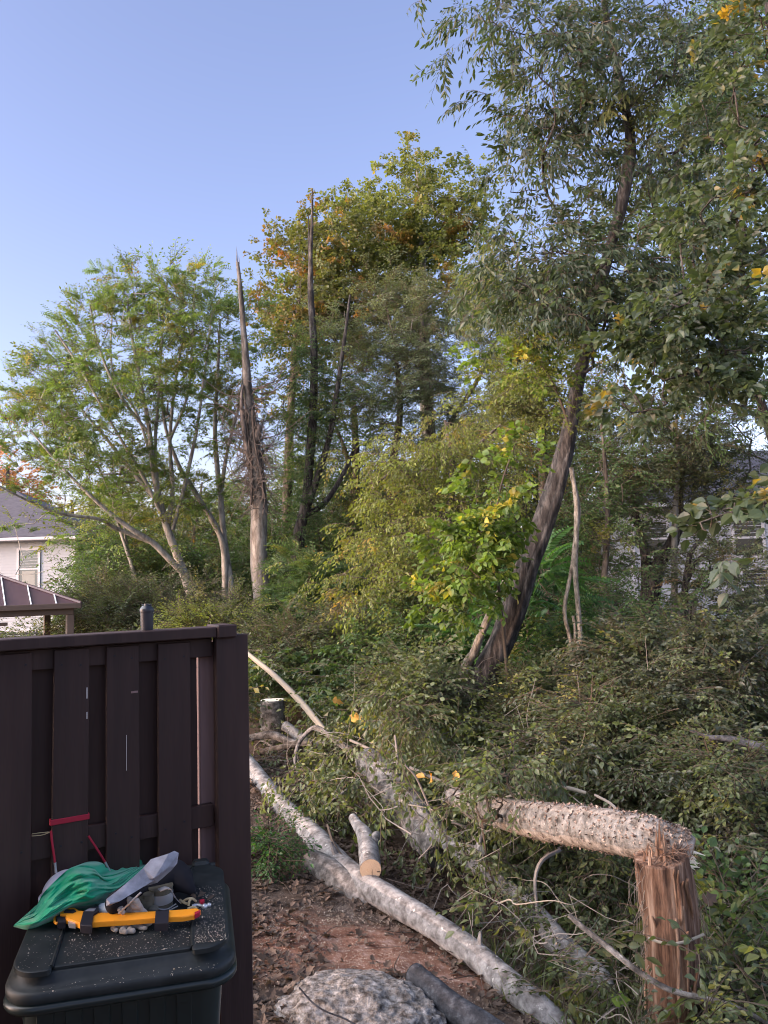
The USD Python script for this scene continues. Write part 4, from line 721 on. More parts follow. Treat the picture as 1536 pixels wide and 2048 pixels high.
tree('tree', 'green tree with yellowing leaves right behind the upper leaning trunk', [px_stem([(1100, 1290, 24), (1090, 1100, 22), (1085, 900, 18), (1075, 700, 12), (1065, 560, 6)], 17)],
     [(1070, 640, 80, 80, 17, 1.5, .7), (1090, 780, 90, 80, 17, 1.5, .7), (1040, 860, 70, 70, 17, 1.4, .7), (1000, 570, 60, 60, 17.5, 1.3, .5), (1150, 880, 60, 80, 17, 1.4, .6), (1010, 780, 60, 60, 17, 1.3, .5)],
     'ovate', 'lf_tulip', 'bark_brown', 41, ncl=170, per=10, spread=.36, low=3)
# ---------------------------------------------------------------- logs, branches, stumps
def log(name, label, pts, mt, cat='log', seed=0, sides=24, rough=.1, ends=(None, None), clr=1.0, cpad=0.0, rs=9, stretch=1.6, n=None, parent=None, smooth=True, part='wood', knots=0):
    """pts: (px, py, width px, depth)"""
    p = np.array([P(a, b, z) for a, b, w, z in pts]); q = np.array([w / 2 * z / FPX for a, b, w, z in pts]); n = n or max(10, int(np.linalg.norm(np.diff(p, axis=0), axis=1).sum() / .05))
    t = parent or thing(name, label, cat); pc = catmull(p, n); nc_ = max(2, int(n * clr)); clear_of(pc[:nc_:max(1, n // 30)], np.interp(np.linspace(0, 1, n), np.linspace(0, 1, len(q)), q)[:nc_:max(1, n // 30)] * .8 + cpad); qc = np.interp(np.linspace(0, 1, n), np.linspace(0, 1, len(q)), q)
    tm = tube(pc, qc, sides, None, rough, rs, stretch, seed); o = obj(part, tm, M[mt], t, smooth=35)
    for k, e in enumerate(ends):
        if e:
            i = 0 if k == 0 else n - 1; ring = tm.vertices[i * sides:(i + 1) * sides]; c = ring.mean(0); d = nz(pc[0] - pc[1]) if k == 0 else nz(pc[-1] - pc[-2])
            ring = c + (ring - c) * .985; v = np.vstack([ring + d * .004, [c + d * .006]]); f = [(sides, j, (j + 1) % sides) if k else (sides, (j + 1) % sides, j) for j in range(sides)]
            obj('cut_face', (v, np.array(f)), M[e], t)
    rk = np.random.default_rng(seed + 50)
    for k in range(knots):
        i = rk.integers(2, n - 3); d = nz(rk.normal(0, 1, 3) + (0, 0, .6)); a = pc[i] + d * qc[i] * .8; obj('stub', tube([a, a + d * qc[i] * .6, a + d * qc[i] * 1.1], [qc[i] * .3, qc[i] * .2, qc[i] * .1], 7), M[mt], t)
    return t, pc, qc
lg, pc, qc = log('log', 'long smooth grey log running from the fence down to the bottom edge', [(470, 1500, 36, 9.2), (505, 1545, 40, 8.5), (560, 1612, 42, 7.6), (625, 1672, 47, 6.7), (690, 1742, 52, 5.85), (780, 1800, 52, 5.35), (865, 1850, 50, 5.0), (945, 1906, 51, 4.7), (1010, 1962, 54, 4.42), (1070, 2012, 56, 4.2), (1150, 2090, 59, 4.05)], 'bark_log', seed=1, knots=6, rough=.04)
obj('stub', tube([P(880, 1880, 5.1), P(884, 1894, 5.0), P(888, 1902, 4.96)], [.022, .024, .022], 10), M['bark_log'], lg); obj('cut_face', sphere(P(886, 1898, 4.94), .024, 2, (1, .5, 1)), M['cutwood_white'], lg, label='small pale sawn stub under the log')
obj('stub', tube([P(594, 1682, 7.0), P(600, 1672, 6.95), P(607, 1660, 6.95)], [.02, .018, .014], 8), M['twig'], lg)
log('log', 'short dark mossy log lying against the near side of the long grey log', [(618, 1720, 44, 6.02), (650, 1740, 58, 5.9), (695, 1772, 58, 5.66), (740, 1800, 44, 5.5), (770, 1812, 22, 5.45)], 'bark_log2', seed=2, rough=.12, ends=('bark_log2', None))
M['cut_rings'] = ringmat('cut_rings', P(738, 1737, 5.55))
cl_, pc, qc = log('log', 'short forked log with fresh pale cut end facing the camera', [(741, 1739, 44, 5.55), (737, 1700, 41, 5.85), (728, 1668, 30, 6.1), (716, 1652, 22, 6.3), (706, 1636, 18, 6.5)], 'bark_log', seed=3, rough=.06, ends=('cut_rings', None))
obj('branch', tube([P(745, 1690, 5.9), P(752, 1672, 6.0), P(757, 1668, 6.1)], [.05, .035, .02], 10, 10, .15, 9, 1, 3), M['bark_log'], cl_, smooth=True)
cf = P(741, 1739, 5.53)
obj('crack', box(-.002, .002, -.004, .004, -.03, .028, basis(cf + RT * .012 - FW * .012 - UP * .02, RT, FW, UP)), M['twig'], cl_); obj('crack', box(-.002, .02, -.004, .004, -.003, .003, basis(cf + RT * .05 - FW * .012 - UP * .01, RT, FW, UP)), M['twig'], cl_)
log('log', 'thick grey trunk lying under branches in the middle of the brush', [(735, 1520, 52, 7.9), (775, 1565, 64, 7.4), (815, 1615, 76, 7.0), (855, 1668, 76, 6.6), (885, 1705, 70, 6.35)], 'bark_log2', seed=4, rough=.12, cpad=.14)
log('log', 'dark wet log at the bottom, its rounded end lying on the bank', [(828, 1948, 42, 4.15), (855, 1972, 47, 4.05), (900, 2012, 52, 3.9), (950, 2046, 58, 3.78), (1010, 2085, 60, 3.65)], 'bark_black', seed=5, rough=.1, cpad=.1, ends=('bark_black', None))
bl, pc, qc = log('branch', 'bent grey branch arching over the brush beside the thick trunk', [(755, 1540, 14, 7.4), (800, 1590, 20, 7.0), (838, 1622, 24, 6.7), (875, 1665, 28, 6.4), (925, 1712, 30, 6.1), (985, 1752, 32, 5.8), (1035, 1795, 36, 5.55), (1075, 1830, 36, 5.35)], 'bark_log', cat='branch', seed=6, rough=.1, cpad=.17)
log('branch', '', [(868, 1650, 20, 6.45), (893, 1685, 22, 6.25), (920, 1697, 22, 6.1), (950, 1702, 22, 5.95), (965, 1700, 20, 5.9)], 'bark_log', seed=7, rough=.1, ends=(None, 'cutwood_white'), parent=bl, part='side_branch')
log('branch', '', [(955, 1700, 14, 5.93), (960, 1680, 10, 6.0), (967, 1655, 7, 6.05), (985, 1630, 4, 6.1)], 'bark_log', seed=8, rough=.1, parent=bl, part='side_branch')
for k, q in enumerate(([(968, 1655, 6), (935, 1630, 5), (905, 1600, 3)], [(960, 1690, 6), (930, 1655, 5), (890, 1640, 4), (870, 1625, 3)], [(900, 1690, 6), (870, 1640, 5), (835, 1560, 4), (810, 1530, 3)], [(990, 1750, 6), (1000, 1700, 5), (1030, 1660, 4)], [(1070, 1820, 10), (1068, 1760, 8), (1085, 1715, 6), (1130, 1690, 4)])):
    log('branch', '', [(x, y, w, 6.0 + .1 * k - .4 * (k == 4)) for x, y, w in q], 'twig_grey', sides=6, seed=20 + k, rough=.05, parent=bl, part='twig')
gl_, pc, qc = log('log', 'pale lichen-grey log sawn at its upper end, left of the shredded stump', [(1076, 1830, 36, 5.35), (1100, 1862, 44, 5.2), (1112, 1885, 54, 5.1), (1150, 1925, 62, 4.95), (1192, 1958, 60, 4.8), (1215, 1985, 40, 4.7)], 'bark_log', seed=9, rough=.08, ends=('cutwood', None), cpad=.27)
obj('knot', sphere(P(1052, 1808, 5.36), .022, 2, (1, .4, .8)), M['cutwood'], gl_); obj('knot', sphere(P(1120, 1888, 5.0), .024, 2, (1.3, .4, .6)), M['cutwood'], gl_)
log('branch', 'slender white branch curving down from the fence end past the cut stump', [(470, 1285, 8, 10.6), (505, 1315, 9, 10.3), (550, 1352, 11, 10), (600, 1402, 13, 9.7), (632, 1440, 13, 9.4), (655, 1466, 10, 9.2), (690, 1490, 8, 8.9), (720, 1512, 6, 8.7)], 'twig_pale', cat='branch', sides=10, seed=10, rough=.08, cpad=.06)
log('branch', 'dark hooked branch curling over the brush right of the cut stump', [(596, 1545, 6, 8.6), (590, 1520, 7, 8.7), (596, 1490, 8, 8.8), (612, 1468, 9, 8.9), (632, 1455, 10, 8.9), (660, 1472, 12, 8.8), (695, 1498, 13, 8.6), (722, 1512, 11, 8.5), (760, 1500, 5, 8.4), (800, 1506, 4, 8.3), (830, 1530, 3, 8.2)], 'bark_log2', cat='branch', sides=9, seed=11, rough=.1, cpad=.08)
log('branch', 'curved grey branch lying in front of the cut stump', [(480, 1480, 14, 9.7), (505, 1475, 15, 9.7), (545, 1470, 16, 9.7), (580, 1484, 15, 9.6), (620, 1492, 17, 9.5), (655, 1484, 10, 9.5)], 'bark_log2', cat='branch', sides=12, seed=12, rough=.1, cpad=.15)
log('branch', 'dark branch under the curved grey one before the cut stump', [(520, 1505, 13, 9.5), (560, 1496, 14, 9.5), (595, 1488, 13, 9.45), (625, 1486, 8, 9.4)], 'bark_brown', cat='branch', sides=12, seed=13, rough=.1)
log('log', 'pale split branch end right beside the cut stump', [(570, 1452, 20, 9.9), (585, 1462, 20, 9.8), (602, 1478, 22, 9.7), (618, 1490, 18, 9.6)], 'bark_log', cat='branch', sides=12, seed=14, rough=.15, ends=('cutwood_white', None), cpad=.15)
log('branch', 'thin grey stem slanting down to the right in front of the shredded stump', [(1138, 1830, 10, 4.3), (1160, 1850, 11, 4.25), (1220, 1898, 12, 4.1), (1280, 1945, 12, 3.98), (1340, 1980, 12, 3.9), (1420, 2000, 11, 3.85), (1480, 2018, 10, 3.8), (1560, 2062, 10, 3.75)], 'bark_log2', cat='branch', sides=10, seed=15, rough=.08)
log('branch', 'pale wavy stick poking out to the right above the flaky pink log', [(1010, 1595, 4, 6.4), (1045, 1586, 6, 6.3), (1085, 1580, 7, 6.2), (1110, 1574, 8, 6.15), (1140, 1577, 8, 6.1), (1172, 1586, 7, 6.05)], 'twig_pale', cat='branch', sides=8, seed=16, rough=.15)
log('branch', 'black branch of the edge shrub crossing the picture edge', [(1380, 1462, 5, 6.8), (1420, 1474, 9, 6.7), (1470, 1480, 14, 6.6), (1540, 1500, 20, 6.4), (1600, 1520, 24, 6.3)], 'bark_black', cat='branch', sides=10, seed=17, rough=.1)
for k, (lb, q) in enumerate((('thin grey branch crossing the brush left of the golden leaves', [(700, 1480, 5, 8.2), (750, 1505, 6, 8), (790, 1545, 6, 7.6), (800, 1580, 4, 7.4)]), ('bare forked twig standing above the thick grey trunk', [(792, 1570, 7, 7.2), (795, 1520, 6, 7.3), (790, 1470, 4, 7.4)]),
        ('long thin stem bowing over the flaky log towards the shredded stump', [(1190, 1590, 5, 5.6), (1225, 1610, 6, 5.4), (1245, 1640, 6, 5.2), (1255, 1680, 5, 5.0)]), ('grey stick leaning in the dark hollow under the flaky log', [(1120, 1700, 8, 5.5), (1085, 1720, 8, 5.4), (1070, 1760, 7, 5.3), (1075, 1830, 6, 5.2)]),
        ('pale stick lying among leaves left of the short forked log', [(650, 1612, 5, 7.0), (680, 1590, 6, 7.1), (705, 1572, 5, 7.2)]), ('thin bowed branch between the bent branch and the flaky log', [(820, 1535, 6, 7.2), (900, 1570, 7, 6.8), (990, 1600, 6, 6.4), (1050, 1640, 4, 6.1)]), ('dark twig over the long grey log beside the short forked log', [(655, 1650, 5, 6.4), (668, 1690, 6, 6.1), (690, 1722, 6, 5.85), (700, 1770, 4, 5.55)]))):
    log('branch', lb, q, 'twig_grey' if k != 6 else 'twig', cat='branch', sides=7, seed=70 + k, rough=.12, cpad=.02)
# cut stump by the fence
cs = thing('stump', 'upright cut stump with flat pale top beside the fence end', 'stump'); a = P(545, 1400, 10.3); g = on(a[0], a[1], -.1); rr_ = 22.5 * 10.3 / FPX
tm = tube([g, g + (0, 0, .3), a], [rr_ * 1.25, rr_ * 1.08, rr_], 30, 40, .08, 10, 3, 3, ridges=9); obj('trunk', tm, M['bark_brown_pale'] if 'bark_brown_pale' in M else M['bark_log2'], cs, smooth=True)
ring = tm.vertices[39 * 30:40 * 30]; c = ring.mean(0); obj('cut_face', (np.vstack([c + (ring - c) * .99 + (0, 0, .004), [c + (0, 0, .006)]]), np.array([(30, j, (j + 1) % 30) for j in range(30)])), M['cutwood_white'], cs)
clear_of([g + (0, 0, z) for z in (.2, .32, .44, .56)], .3)
# shredded stump
ss = thing('stump', 'shredded red-brown stump with stringy bark at the lower right', 'stump')
top = P(1322, 1712, 4.2); bs = P(1345, 2048, 4.16); b0 = on(bs[0] + .01, bs[1], -.1)
ssp = np.array([b0, bs, P(1343, 1880, 4.18), P(1334, 1790, 4.2), top]); ssr = np.array([.16, .135, .142, .142, .128])
clear_of(catmull(ssp[1:], 12), .1)
tm = tube(ssp, ssr, 48, 90, .17, 8, 10, 5, ridges=6); obj('trunk', tm, M['cedar'], ss, smooth=True)
c5 = catmull(ssp, 90); r5 = np.interp(np.linspace(0, 4, 90), range(5), ssr); tt, aa, bb = frames(c5); r = np.random.default_rng(9)
for k in range(26):
    th = r.uniform(0, 6.28); i0 = r.integers(12, 70); i1 = min(i0 + r.integers(12, 40), 89); ix = np.linspace(i0, i1, 7).astype(int); dth = r.normal(0, .1)
    off = 1.0 + np.array([.0, .02, .03, .03, .03, .05, r.uniform(.02, .3)]); ang = th + dth * np.linspace(0, 1, 7)
    pts = [c5[i] + (aa[i] * math.cos(w) + bb[i] * math.sin(w)) * r5[i] * o * 1.03 for i, o, w in zip(ix, off, ang)]
    if r.random() < .4: pts = pts[::-1]
    w = r.uniform(.006, .016); obj('bark_strip', tube(pts, [w * .5, w, w, w, w * .9, w * .6, w * .2], 5, 16), M['cedar_strip' if r.random() < .45 else 'cedar'], ss, smooth=True)
for k in range(16):
    th = r.uniform(0, 6.28); i = 88; a = c5[i] + (aa[i] * math.cos(th) + bb[i] * math.sin(th)) * r5[i] * r.uniform(.3, 1); h = r.uniform(.03, .09); w = r.uniform(.006, .014)
    obj('splinter', tube([a - (0, 0, .04), a + (r.normal(0, .01), r.normal(0, .01), h * .5), a + (r.normal(0, .02), r.normal(0, .02), h)], [w, w * .7, .0008], 5, 5), M['cedar_strip'], ss)
for px, py, w in ((1318, 1640, .009), (1312, 1655, .007), (1326, 1660, .012), (1322, 1672, .016), (1331, 1676, .008)):
    obj('splinter', tube([P(px + 2, 1712, 4.15), P(px + 1, (py + 1712) / 2, 4.15), P(px, py, 4.15)], [w * 1.3, w, .0008], 5, 6), M['cedar_strip'], ss)
fan = []
for k in range(60):
    a = P(1345 + r.normal(0, 14), 1712 + r.normal(0, 8), 4.12 + r.normal(0, .05)); d = r.normal(0, 1, 3) * (1, 1, .4); d = nz(d) * r.uniform(.04, .12); fan.append(tube([a, a + d * .6 + (0, 0, .01), a + d], [.003, .0025, .0005], 3, 4, cap=False))
obj('fibres', join(fan), M['cedar'], ss, kind='stuff')
hang = []
for k in range(70):
    sd = r.choice([-1, 1]); i = r.integers(25, 88); a = c5[i] + RT * sd * r5[i] * r.uniform(.85, 1.05) - FW * r5[i] * r.uniform(0, .5); d = RT * sd * r.uniform(.01, .06); L_ = r.uniform(.08, .3)
    hang.append(tube([a, a + d - (0, 0, L_ * .3), a + d * 1.2 - (0, 0, L_ * .7), a + d * r.uniform(.5, 2) - (0, 0, L_)], [.002, .0018, .0014, .0005], 3, 6, cap=False))
obj('hanging_fibres', join(hang), M['vine'], ss, kind='stuff')
log('root', 'thin pale root looped across the front of the shredded stump', [(1297, 1876, 5, 4.06), (1318, 1884, 6, 4.02), (1345, 1888, 6, 4.0), (1375, 1882, 6, 4.02), (1407, 1869, 6, 4.08)], 'twig_pale', cat='root', sides=7, seed=18, rough=.05)
# flaky pink log resting on it
fk, pc, qc = log('log', 'flaky pinkish log broken off and resting on the shredded stump', [(1374, 1708, 74, 4.3), (1340, 1690, 79, 4.33), (1290, 1676, 84, 4.4), (1220, 1662, 83, 4.65), (1140, 1650, 77, 5.0), (1070, 1640, 69, 5.4), (1010, 1628, 62, 5.85), (950, 1612, 48, 6.3), (900, 1592, 30, 6.6)], 'cedar_log', seed=19, clr=.5, rough=.1, sides=30, rs=14, ends=('cutwood', None))
tt, aa, bb = frames(pc); A = Acc()
for k in range(3200):
    i = int(r.uniform(0, 1) ** 1.4 * (len(pc) - 20)) + 3; th = r.uniform(0, 6.28); nrm = aa[i] * math.cos(th) + bb[i] * math.sin(th)
    if nrm[2] < -.1 and r.random() < .6: continue
    A.add(leaf(pc[i] + nrm * qc[i] * 1.0, nrm * r.uniform(.05, .55) + r.normal(0, .6, 3), nz(nrm + r.normal(0, .7, 3)), r.uniform(.01, .03), r.uniform(.008, .02), .3, .5))
obj('bark_flakes', A.mesh(), M['flake'], fk, kind='stuff')
for k in range(14):
    a = P(1372 + r.normal(0, 5), 1712 + r.uniform(-22, 22), 4.27); obj('splinter', tube([a - RT * .04, a + RT * r.uniform(.0, .03), a + RT * r.uniform(.04, .1) - UP * r.uniform(0, .05)], [.014, .009, .001], 5, 5), M['cutwood_white'], fk)
# hanging vines
for k, (q, lb, z) in enumerate((([(1142, 935, 9), (1152, 1000, 10), (1153, 1060, 11), (1150, 1130, 11), (1155, 1200, 10), (1160, 1270, 9), (1157, 1315, 8)], 'thick woody vine hanging straight down right of the leaning trunk', 9.75), ([(1146, 955, 7), (1158, 1020, 7), (1149, 1090, 8), (1143, 1140, 8), (1131, 1200, 8), (1130, 1235, 8), (1142, 1290, 8), (1146, 1380, 7)], 'woody vine bowing left beside the straight hanging vine', 9.8), ([(1146, 1232, 6), (1150, 1262, 6), (1148, 1310, 6), (1147, 1350, 5)], 'short vine strand between the two hanging vines', 9.8))):
    log('vine', lb, [(x, y, w, z) for x, y, w in q], 'vine', cat='vine', sides=10, seed=30 + k, rough=.2, rs=16)
# rock at the bottom
rk_ = P(720, 2030, 3.95); g = on(rk_[0], rk_[1]); s = trimesh.creation.icosphere(6, 1.0); v = np.array(s.vertices); nn = meshkit.fbm(v * 2.2 + 7, 5, 4) - .5; n2 = meshkit.fbm(v * 9 + 3, 4, 6) - .5
v = v * (1 + .42 * nn + .13 * n2)[:, None]; v[:, 2] = np.where(v[:, 2] > 0, v[:, 2] ** 1.0, v[:, 2]); v = v * np.array([.46, .36, .17])
ca, sa = math.cos(-.35), math.sin(-.35); v[:, :2] = v[:, :2] @ np.array([[ca, -sa], [sa, ca]]).T
obj('rock', trimesh.Trimesh(v + g + (0, -.04, -.035), s.faces, process=False), M['rock'], None, 'rough grey rock half buried at the bottom of the bank', 'rock', smooth=True)
tw_ = [(598, 1975), (625, 2005), (650, 2022), (690, 2038), (730, 2060)]
obj('twig', tube([P(x, y, 3.72 - .02 * k) for k, (x, y) in enumerate(tw_)], .004, 6, 30, .1, 9, 1, 2), M['bark_black'], None, 'black twig lying across the grey rock', 'twig')
# single big leaves
def bigleaf(label, px, py, Z, size, col, az, el, lb=False, n=(0, -.6, .8)):
    d = np.array([math.cos(az) * math.cos(el), math.sin(az) * math.cos(el), math.sin(el)]); L = size * Z / FPX; v, f = (lobed if lb else leaf)(np.zeros(3), d, nz(np.array(n, float)), L, L * .8, .2) if lb else leaf(np.zeros(3), d, nz(np.array(n, float)), L, L * .62, .3, .35, True)
    v = v - v.mean(0) + P(px, py, Z); t = trimesh.Trimesh(v, f, process=False)
    t = join([t, trimesh.Trimesh(v - (0, .0006, .0006), np.array(f)[:, ::-1], process=False), tube([v[0], v[0] - d * L * .3], .0014, 4)]); obj('leaf', t, M[col], None, label, 'leaf')
bigleaf('golden leaf caught on the brush, leftmost of the three golden leaves', 840, 1552, 6.5, 26, 'lf_gold', 2.6, .2)
bigleaf('golden leaf with orange edge, middle of the three golden leaves', 862, 1556, 6.45, 28, 'lf_gold', 1.2, -.9)
bigleaf('golden upright leaf, rightmost of the three golden leaves', 911, 1553, 6.4, 28, 'lf_gold', 1.4, 1.0)
bigleaf('yellow-brown leaf above the hooked branch, right of the cut stump', 712, 1435, 8.6, 30, 'lf_tan', .3, .4, True)
bigleaf('yellowed leaf hanging beside the slender white branch', 675, 1402, 9.1, 24, 'lf_tan', .1, -.2, True)
bigleaf('pale green leaf standing above the broken end of the flaky log', 1290, 1640, 4.4, 34, 'lf_bright', .2, -.15)
bigleaf('tan curled dry leaf right of the shredded stump', 1420, 1797, 4.4, 34, 'lf_dead', .2, .5, True)
bigleaf('round green leaf between the pale log and the thin slanting stem', 1102, 1925, 4.7, 30, 'lf_bright', .1, -.3)
bigleaf('large yellow-green leaf left of the shredded stump foot', 1240, 1998, 4.0, 40, 'lf_bright', .0, .1, True)
# ---------------------------------------------------------------- shrubs, brush, ground cover, the wood behind
def shrub(label, base, blobs, kind, mt, seed, ncl=60, per=9, spread=.22, scale=1.0, hi=False, name='shrub', bk='twig', tip=.004, step=.22, group=None, pitch=(0.0, .35), cat='shrub'):
    x, y, Z = base; p = P(x, y, Z); g = on(p[0], p[1], -.1); t = thing(name, label, cat, group)
    cl, pos, out = blob_points(blobs, seed, ncl, per, spread)
    st = [(np.array([g + np.array([dx, dy, 0]), g + np.array([dx * 2, dy * 2, .35])]), np.array([.02, .015])) for dx, dy in ((0, 0), (.12, .05), (-.1, .08))]
    obj('branches', grow(st, cl, seed, tip, step), M[bk], t, kind='stuff', smooth=True)
    crowns(t, 'foliage', kind if isinstance(kind, list) else [(kind, mt, 1, 1)], pos, out, seed, scale, hi, .35, pitch, True)
    return t
shrub('wide dark olive shrub with silvery drooping leaves on the right', (1300, 1500, 8.5), [(1320, 1350, 120, 65, 8.8, .7, 1), (1190, 1430, 90, 60, 8.3, .6, .9), (1440, 1335, 100, 70, 8.7, .7, .9), (1300, 1470, 110, 60, 7.9, .6, 1), (1430, 1450, 100, 70, 7.8, .7, .9), (1150, 1520, 80, 45, 7.6, .5, .7), (1260, 1550, 70, 40, 7.3, .4, .6), (1500, 1520, 60, 60, 7.5, .5, .6)], [('fine', 'lf_silver', .4, 1), ('ovate', 'lf_brush', .3, .8), ('small', 'lf_olive', .3, 1.25)], 'lf_silver', 51, 260, 9, .22, 1.0, True, pitch=(-.25, .4))
shrub('leafy cut branch with pale undersides draped over the upper end of the flaky log', (1000, 1690, 5.6), [(985, 1610, 45, 35, 5.65, .2, 1), (940, 1590, 40, 30, 5.9, .2, .8), (1025, 1590, 30, 40, 5.7, .15, .7), (1010, 1530, 40, 40, 6.0, .2, .7)], [('hang', 'lf_brush', .6, .8), ('ovate', 'lf_brush', .4, .8)], 'lf_brush', 67, 46, 5, .1, 1.0, True, name='cut_branch', cat='branch', pitch=(-.4, .4))
shrub('dense leafy felled branch hanging between the long grey log and the thick grey trunk', (690, 1600, 7.4), [(640, 1560, 60, 45, 7.4, .3, 1), (720, 1590, 55, 50, 7.2, .3, 1), (650, 1620, 40, 30, 7.0, .2, .6), (600, 1545, 40, 35, 7.8, .3, .6)], [('hang', 'lf_brush', .7, .85), ('ovate', 'lf_brush', .3, .8)], 'lf_brush', 68, 60, 5, .13, 1.0, True, name='cut_branch', cat='branch', pitch=(-.4, .4))
r = np.random.default_rng(58)
for k, (px, py) in enumerate(((1092, 1390), (1160, 1345), (1233, 1370), (1300, 1310), (1376, 1330), (1452, 1300))):
    a = P(px, py + 110, 8.1); b = P(px + r.normal(0, 35), py - r.uniform(0, 40), 7.9)
    obj('bare_stem', tube([a, (a + b) / 2 + r.normal(0, .08, 3), b], [.009, .006, .002], 5, 10, .1, 9, 1, k), M['twig_grey'], None, ('leftmost', 'second from the left', 'third from the left', 'third from the right', 'second from the right', 'rightmost')[k] + ' of the bare stems rising from the big olive shrub', 'stem', 'bare stems in the olive shrub', smooth=True)
shrub('dark shrub with a black branch at the right edge, above the shredded stump', (1520, 1650, 6.6), [(1480, 1560, 90, 70, 6.6, .6, 1), (1380, 1600, 90, 50, 6.7, .6, .8), (1510, 1680, 60, 70, 6.2, .5, .8)], [('fine', 'lf_silver', .4, 1), ('ovate', 'lf_brush', .3, .8), ('small', 'lf_olive', .3, 1.25)], 'lf_silver', 52, 90, 8, .18, .95, True, pitch=(-.3, .4))
shrub('pale green shrub just behind the fence, below the feathery tree', (330, 1330, 16), [(330, 1225, 90, 45, 16, 1.1, 1), (220, 1225, 80, 45, 16.5, 1.1, .9), (430, 1250, 70, 40, 15.5, 1, .9)], 'small', 'lf_olive', 53, 150, 11, .25, 1.3)
shrub('yellowish shrub right behind the end of the fence', (470, 1340, 14), [(470, 1265, 50, 40, 14, .8, 1), (400, 1265, 45, 30, 14, .7, .6)], 'small', 'lf_yellow', 54, 60, 10, .22, 1.2)
shrub('green rounded shrub behind the cut stump', (610, 1420, 12.5), [(620, 1330, 80, 60, 12.5, .9, 1), (550, 1330, 50, 60, 12.8, .8, .8), (690, 1310, 60, 60, 12.8, .8, .8)], 'small', 'lf_olive', 55, 150, 11, .22, 1.25)
shrub('glossy dark green shrub left of the leaning trunk foot', (760, 1420, 12), [(740, 1330, 70, 55, 12, .8, 1), (810, 1320, 60, 55, 12, .8, .9), (870, 1290, 50, 60, 11.8, .7, .7)], 'ovate', 'lf_green', 56, 110, 9, .22, 1.0)
shrub('yellow-green bushy shrub at the foot of the leaning trunk', (880, 1450, 9.4), [(840, 1375, 60, 45, 9.4, .6, 1), (915, 1430, 55, 32, 9.1, .5, .9), (1010, 1450, 70, 40, 9, .5, .9), (1085, 1400, 55, 45, 9.2, .6, .7)], [('ovate', 'lf_brush', .5, 1), ('small', 'lf_olive', .25, 1.2), ('hang', 'lf_yellow', .25, .8)], 'lf_brush', 57, 120, 9, .18, .9, True)
shrub('low dark shrub beside the hanging vines', (1150, 1420, 10.5), [(1100, 1340, 50, 40, 10.5, .6, 1), (1180, 1330, 70, 45, 10.5, .7, 1), (1240, 1290, 60, 40, 11, .7, .8)], 'ovate', 'lf_green', 58, 100, 9, .2, 1.0)
shrub('dark green shrub behind the fence corner under the peeling trunk', (560, 1330, 15.5), [(600, 1200, 60, 60, 16, 1, 1), (560, 1270, 60, 40, 15.5, .9, .9), (660, 1210, 60, 60, 16, 1, 1)], 'pinnate', 'lf_green', 59, 90, 7, .28, .9)
shrub('dark green undergrowth bush between the left house and the feathery tree', (220, 1230, 22), [(220, 1130, 70, 70, 22, 1.5, 1), (180, 1190, 50, 50, 21, 1.2, .8), (300, 1150, 60, 70, 22, 1.5, 1)], 'ovate', 'lf_green', 60, 110, 12, .4, 1.3)
shrub('dark green bush behind the twin-stemmed pale tree', (480, 1230, 22), [(420, 1150, 60, 70, 22, 1.5, 1), (490, 1130, 50, 80, 22.5, 1.5, .8)], 'ovate', 'lf_green', 61, 80, 12, .4, 1.3)
shrub('tree-of-heaven sapling with long bright green fronds between leaning trunk and vines', (1090, 1350, 11.3), [(1085, 1175, 25, 25, 11.3, .3, 1), (1060, 1235, 30, 30, 11.2, .3, 1), (1110, 1215, 25, 25, 11.3, .3, .7)], 'frond', 'lf_frond', 62, 14, 2, .15, .8, name='sapling', cat='sapling')
shrub('green fronds low behind the left side of the leaning trunk', (930, 1350, 11.5), [(945, 1270, 25, 20, 11.4, .25, 1), (930, 1230, 20, 20, 11.4, .25, .6)], 'frond', 'lf_frond', 63, 7, 2, .12, .7, name='sapling', cat='sapling')
shrub('broad-leaved green weed at the bottom right corner', (1440, 2060, 4.0), [(1420, 1985, 60, 30, 4.0, .2, 1), (1490, 1950, 50, 40, 4.1, .2, 1), (1500, 2030, 40, 30, 3.9, .2, .8)], 'ovate', 'lf_brush', 64, 30, 4, .08, 1.0, True, name='weed', cat='plant')
shrub('blue-green leafy weed at the right edge beside the shredded stump', (1490, 1900, 5), [(1490, 1830, 35, 60, 5, .25, 1)], 'ovate', 'lf_green', 65, 16, 5, .1, 1.0, True, name='weed', cat='plant')
shrub('tuft of green weeds beside the fence at the foot of the long log', (540, 1720, 6.0), [(535, 1690, 30, 25, 6.0, .2, 1)], 'small', 'lf_frond', 66, 14, 5, .08, .9, True, name='weed', cat='plant')
LA, LB = np.array([-1.5, 8.7]), np.array([.95, 4.1]); LN = np.array([LB[1] - LA[1], -(LB[0] - LA[0])]); LN = -LN / np.linalg.norm(LN)   # right-hand side of the long log
def right_of_log(xy): return (xy - LA) @ LN
def scatter(n, x0, x1, y0, y1, env, lo, keep, seed):
    r = np.random.default_rng(seed); xy = np.column_stack([r.uniform(x0, x1, n), r.uniform(y0, y1, n)]); xy = xy[keep(xy)]
    q = np.column_stack([xy * .9, np.zeros(len(xy))]); e = env(xy) * (.35 + 1.3 * meshkit.fbm(q, 3, seed)); h = hgt(xy) + e * r.uniform(lo, 1, len(xy)) ** .6
    o = r.normal(0, 1, (len(xy), 3)); o[:, 2] = np.abs(o[:, 2]) * .6
    return np.column_stack([xy, h]), o
def stuff_inst(name, label, cat, kind, mt, pos, out, scale, hi, seed, pitch=(0, .4), vary=.35):
    t = thing(name, label, cat, None, 'stuff'); crown(t, 'foliage', kind, M[mt], pos, out, scale, hi, seed, vary, pitch); return t
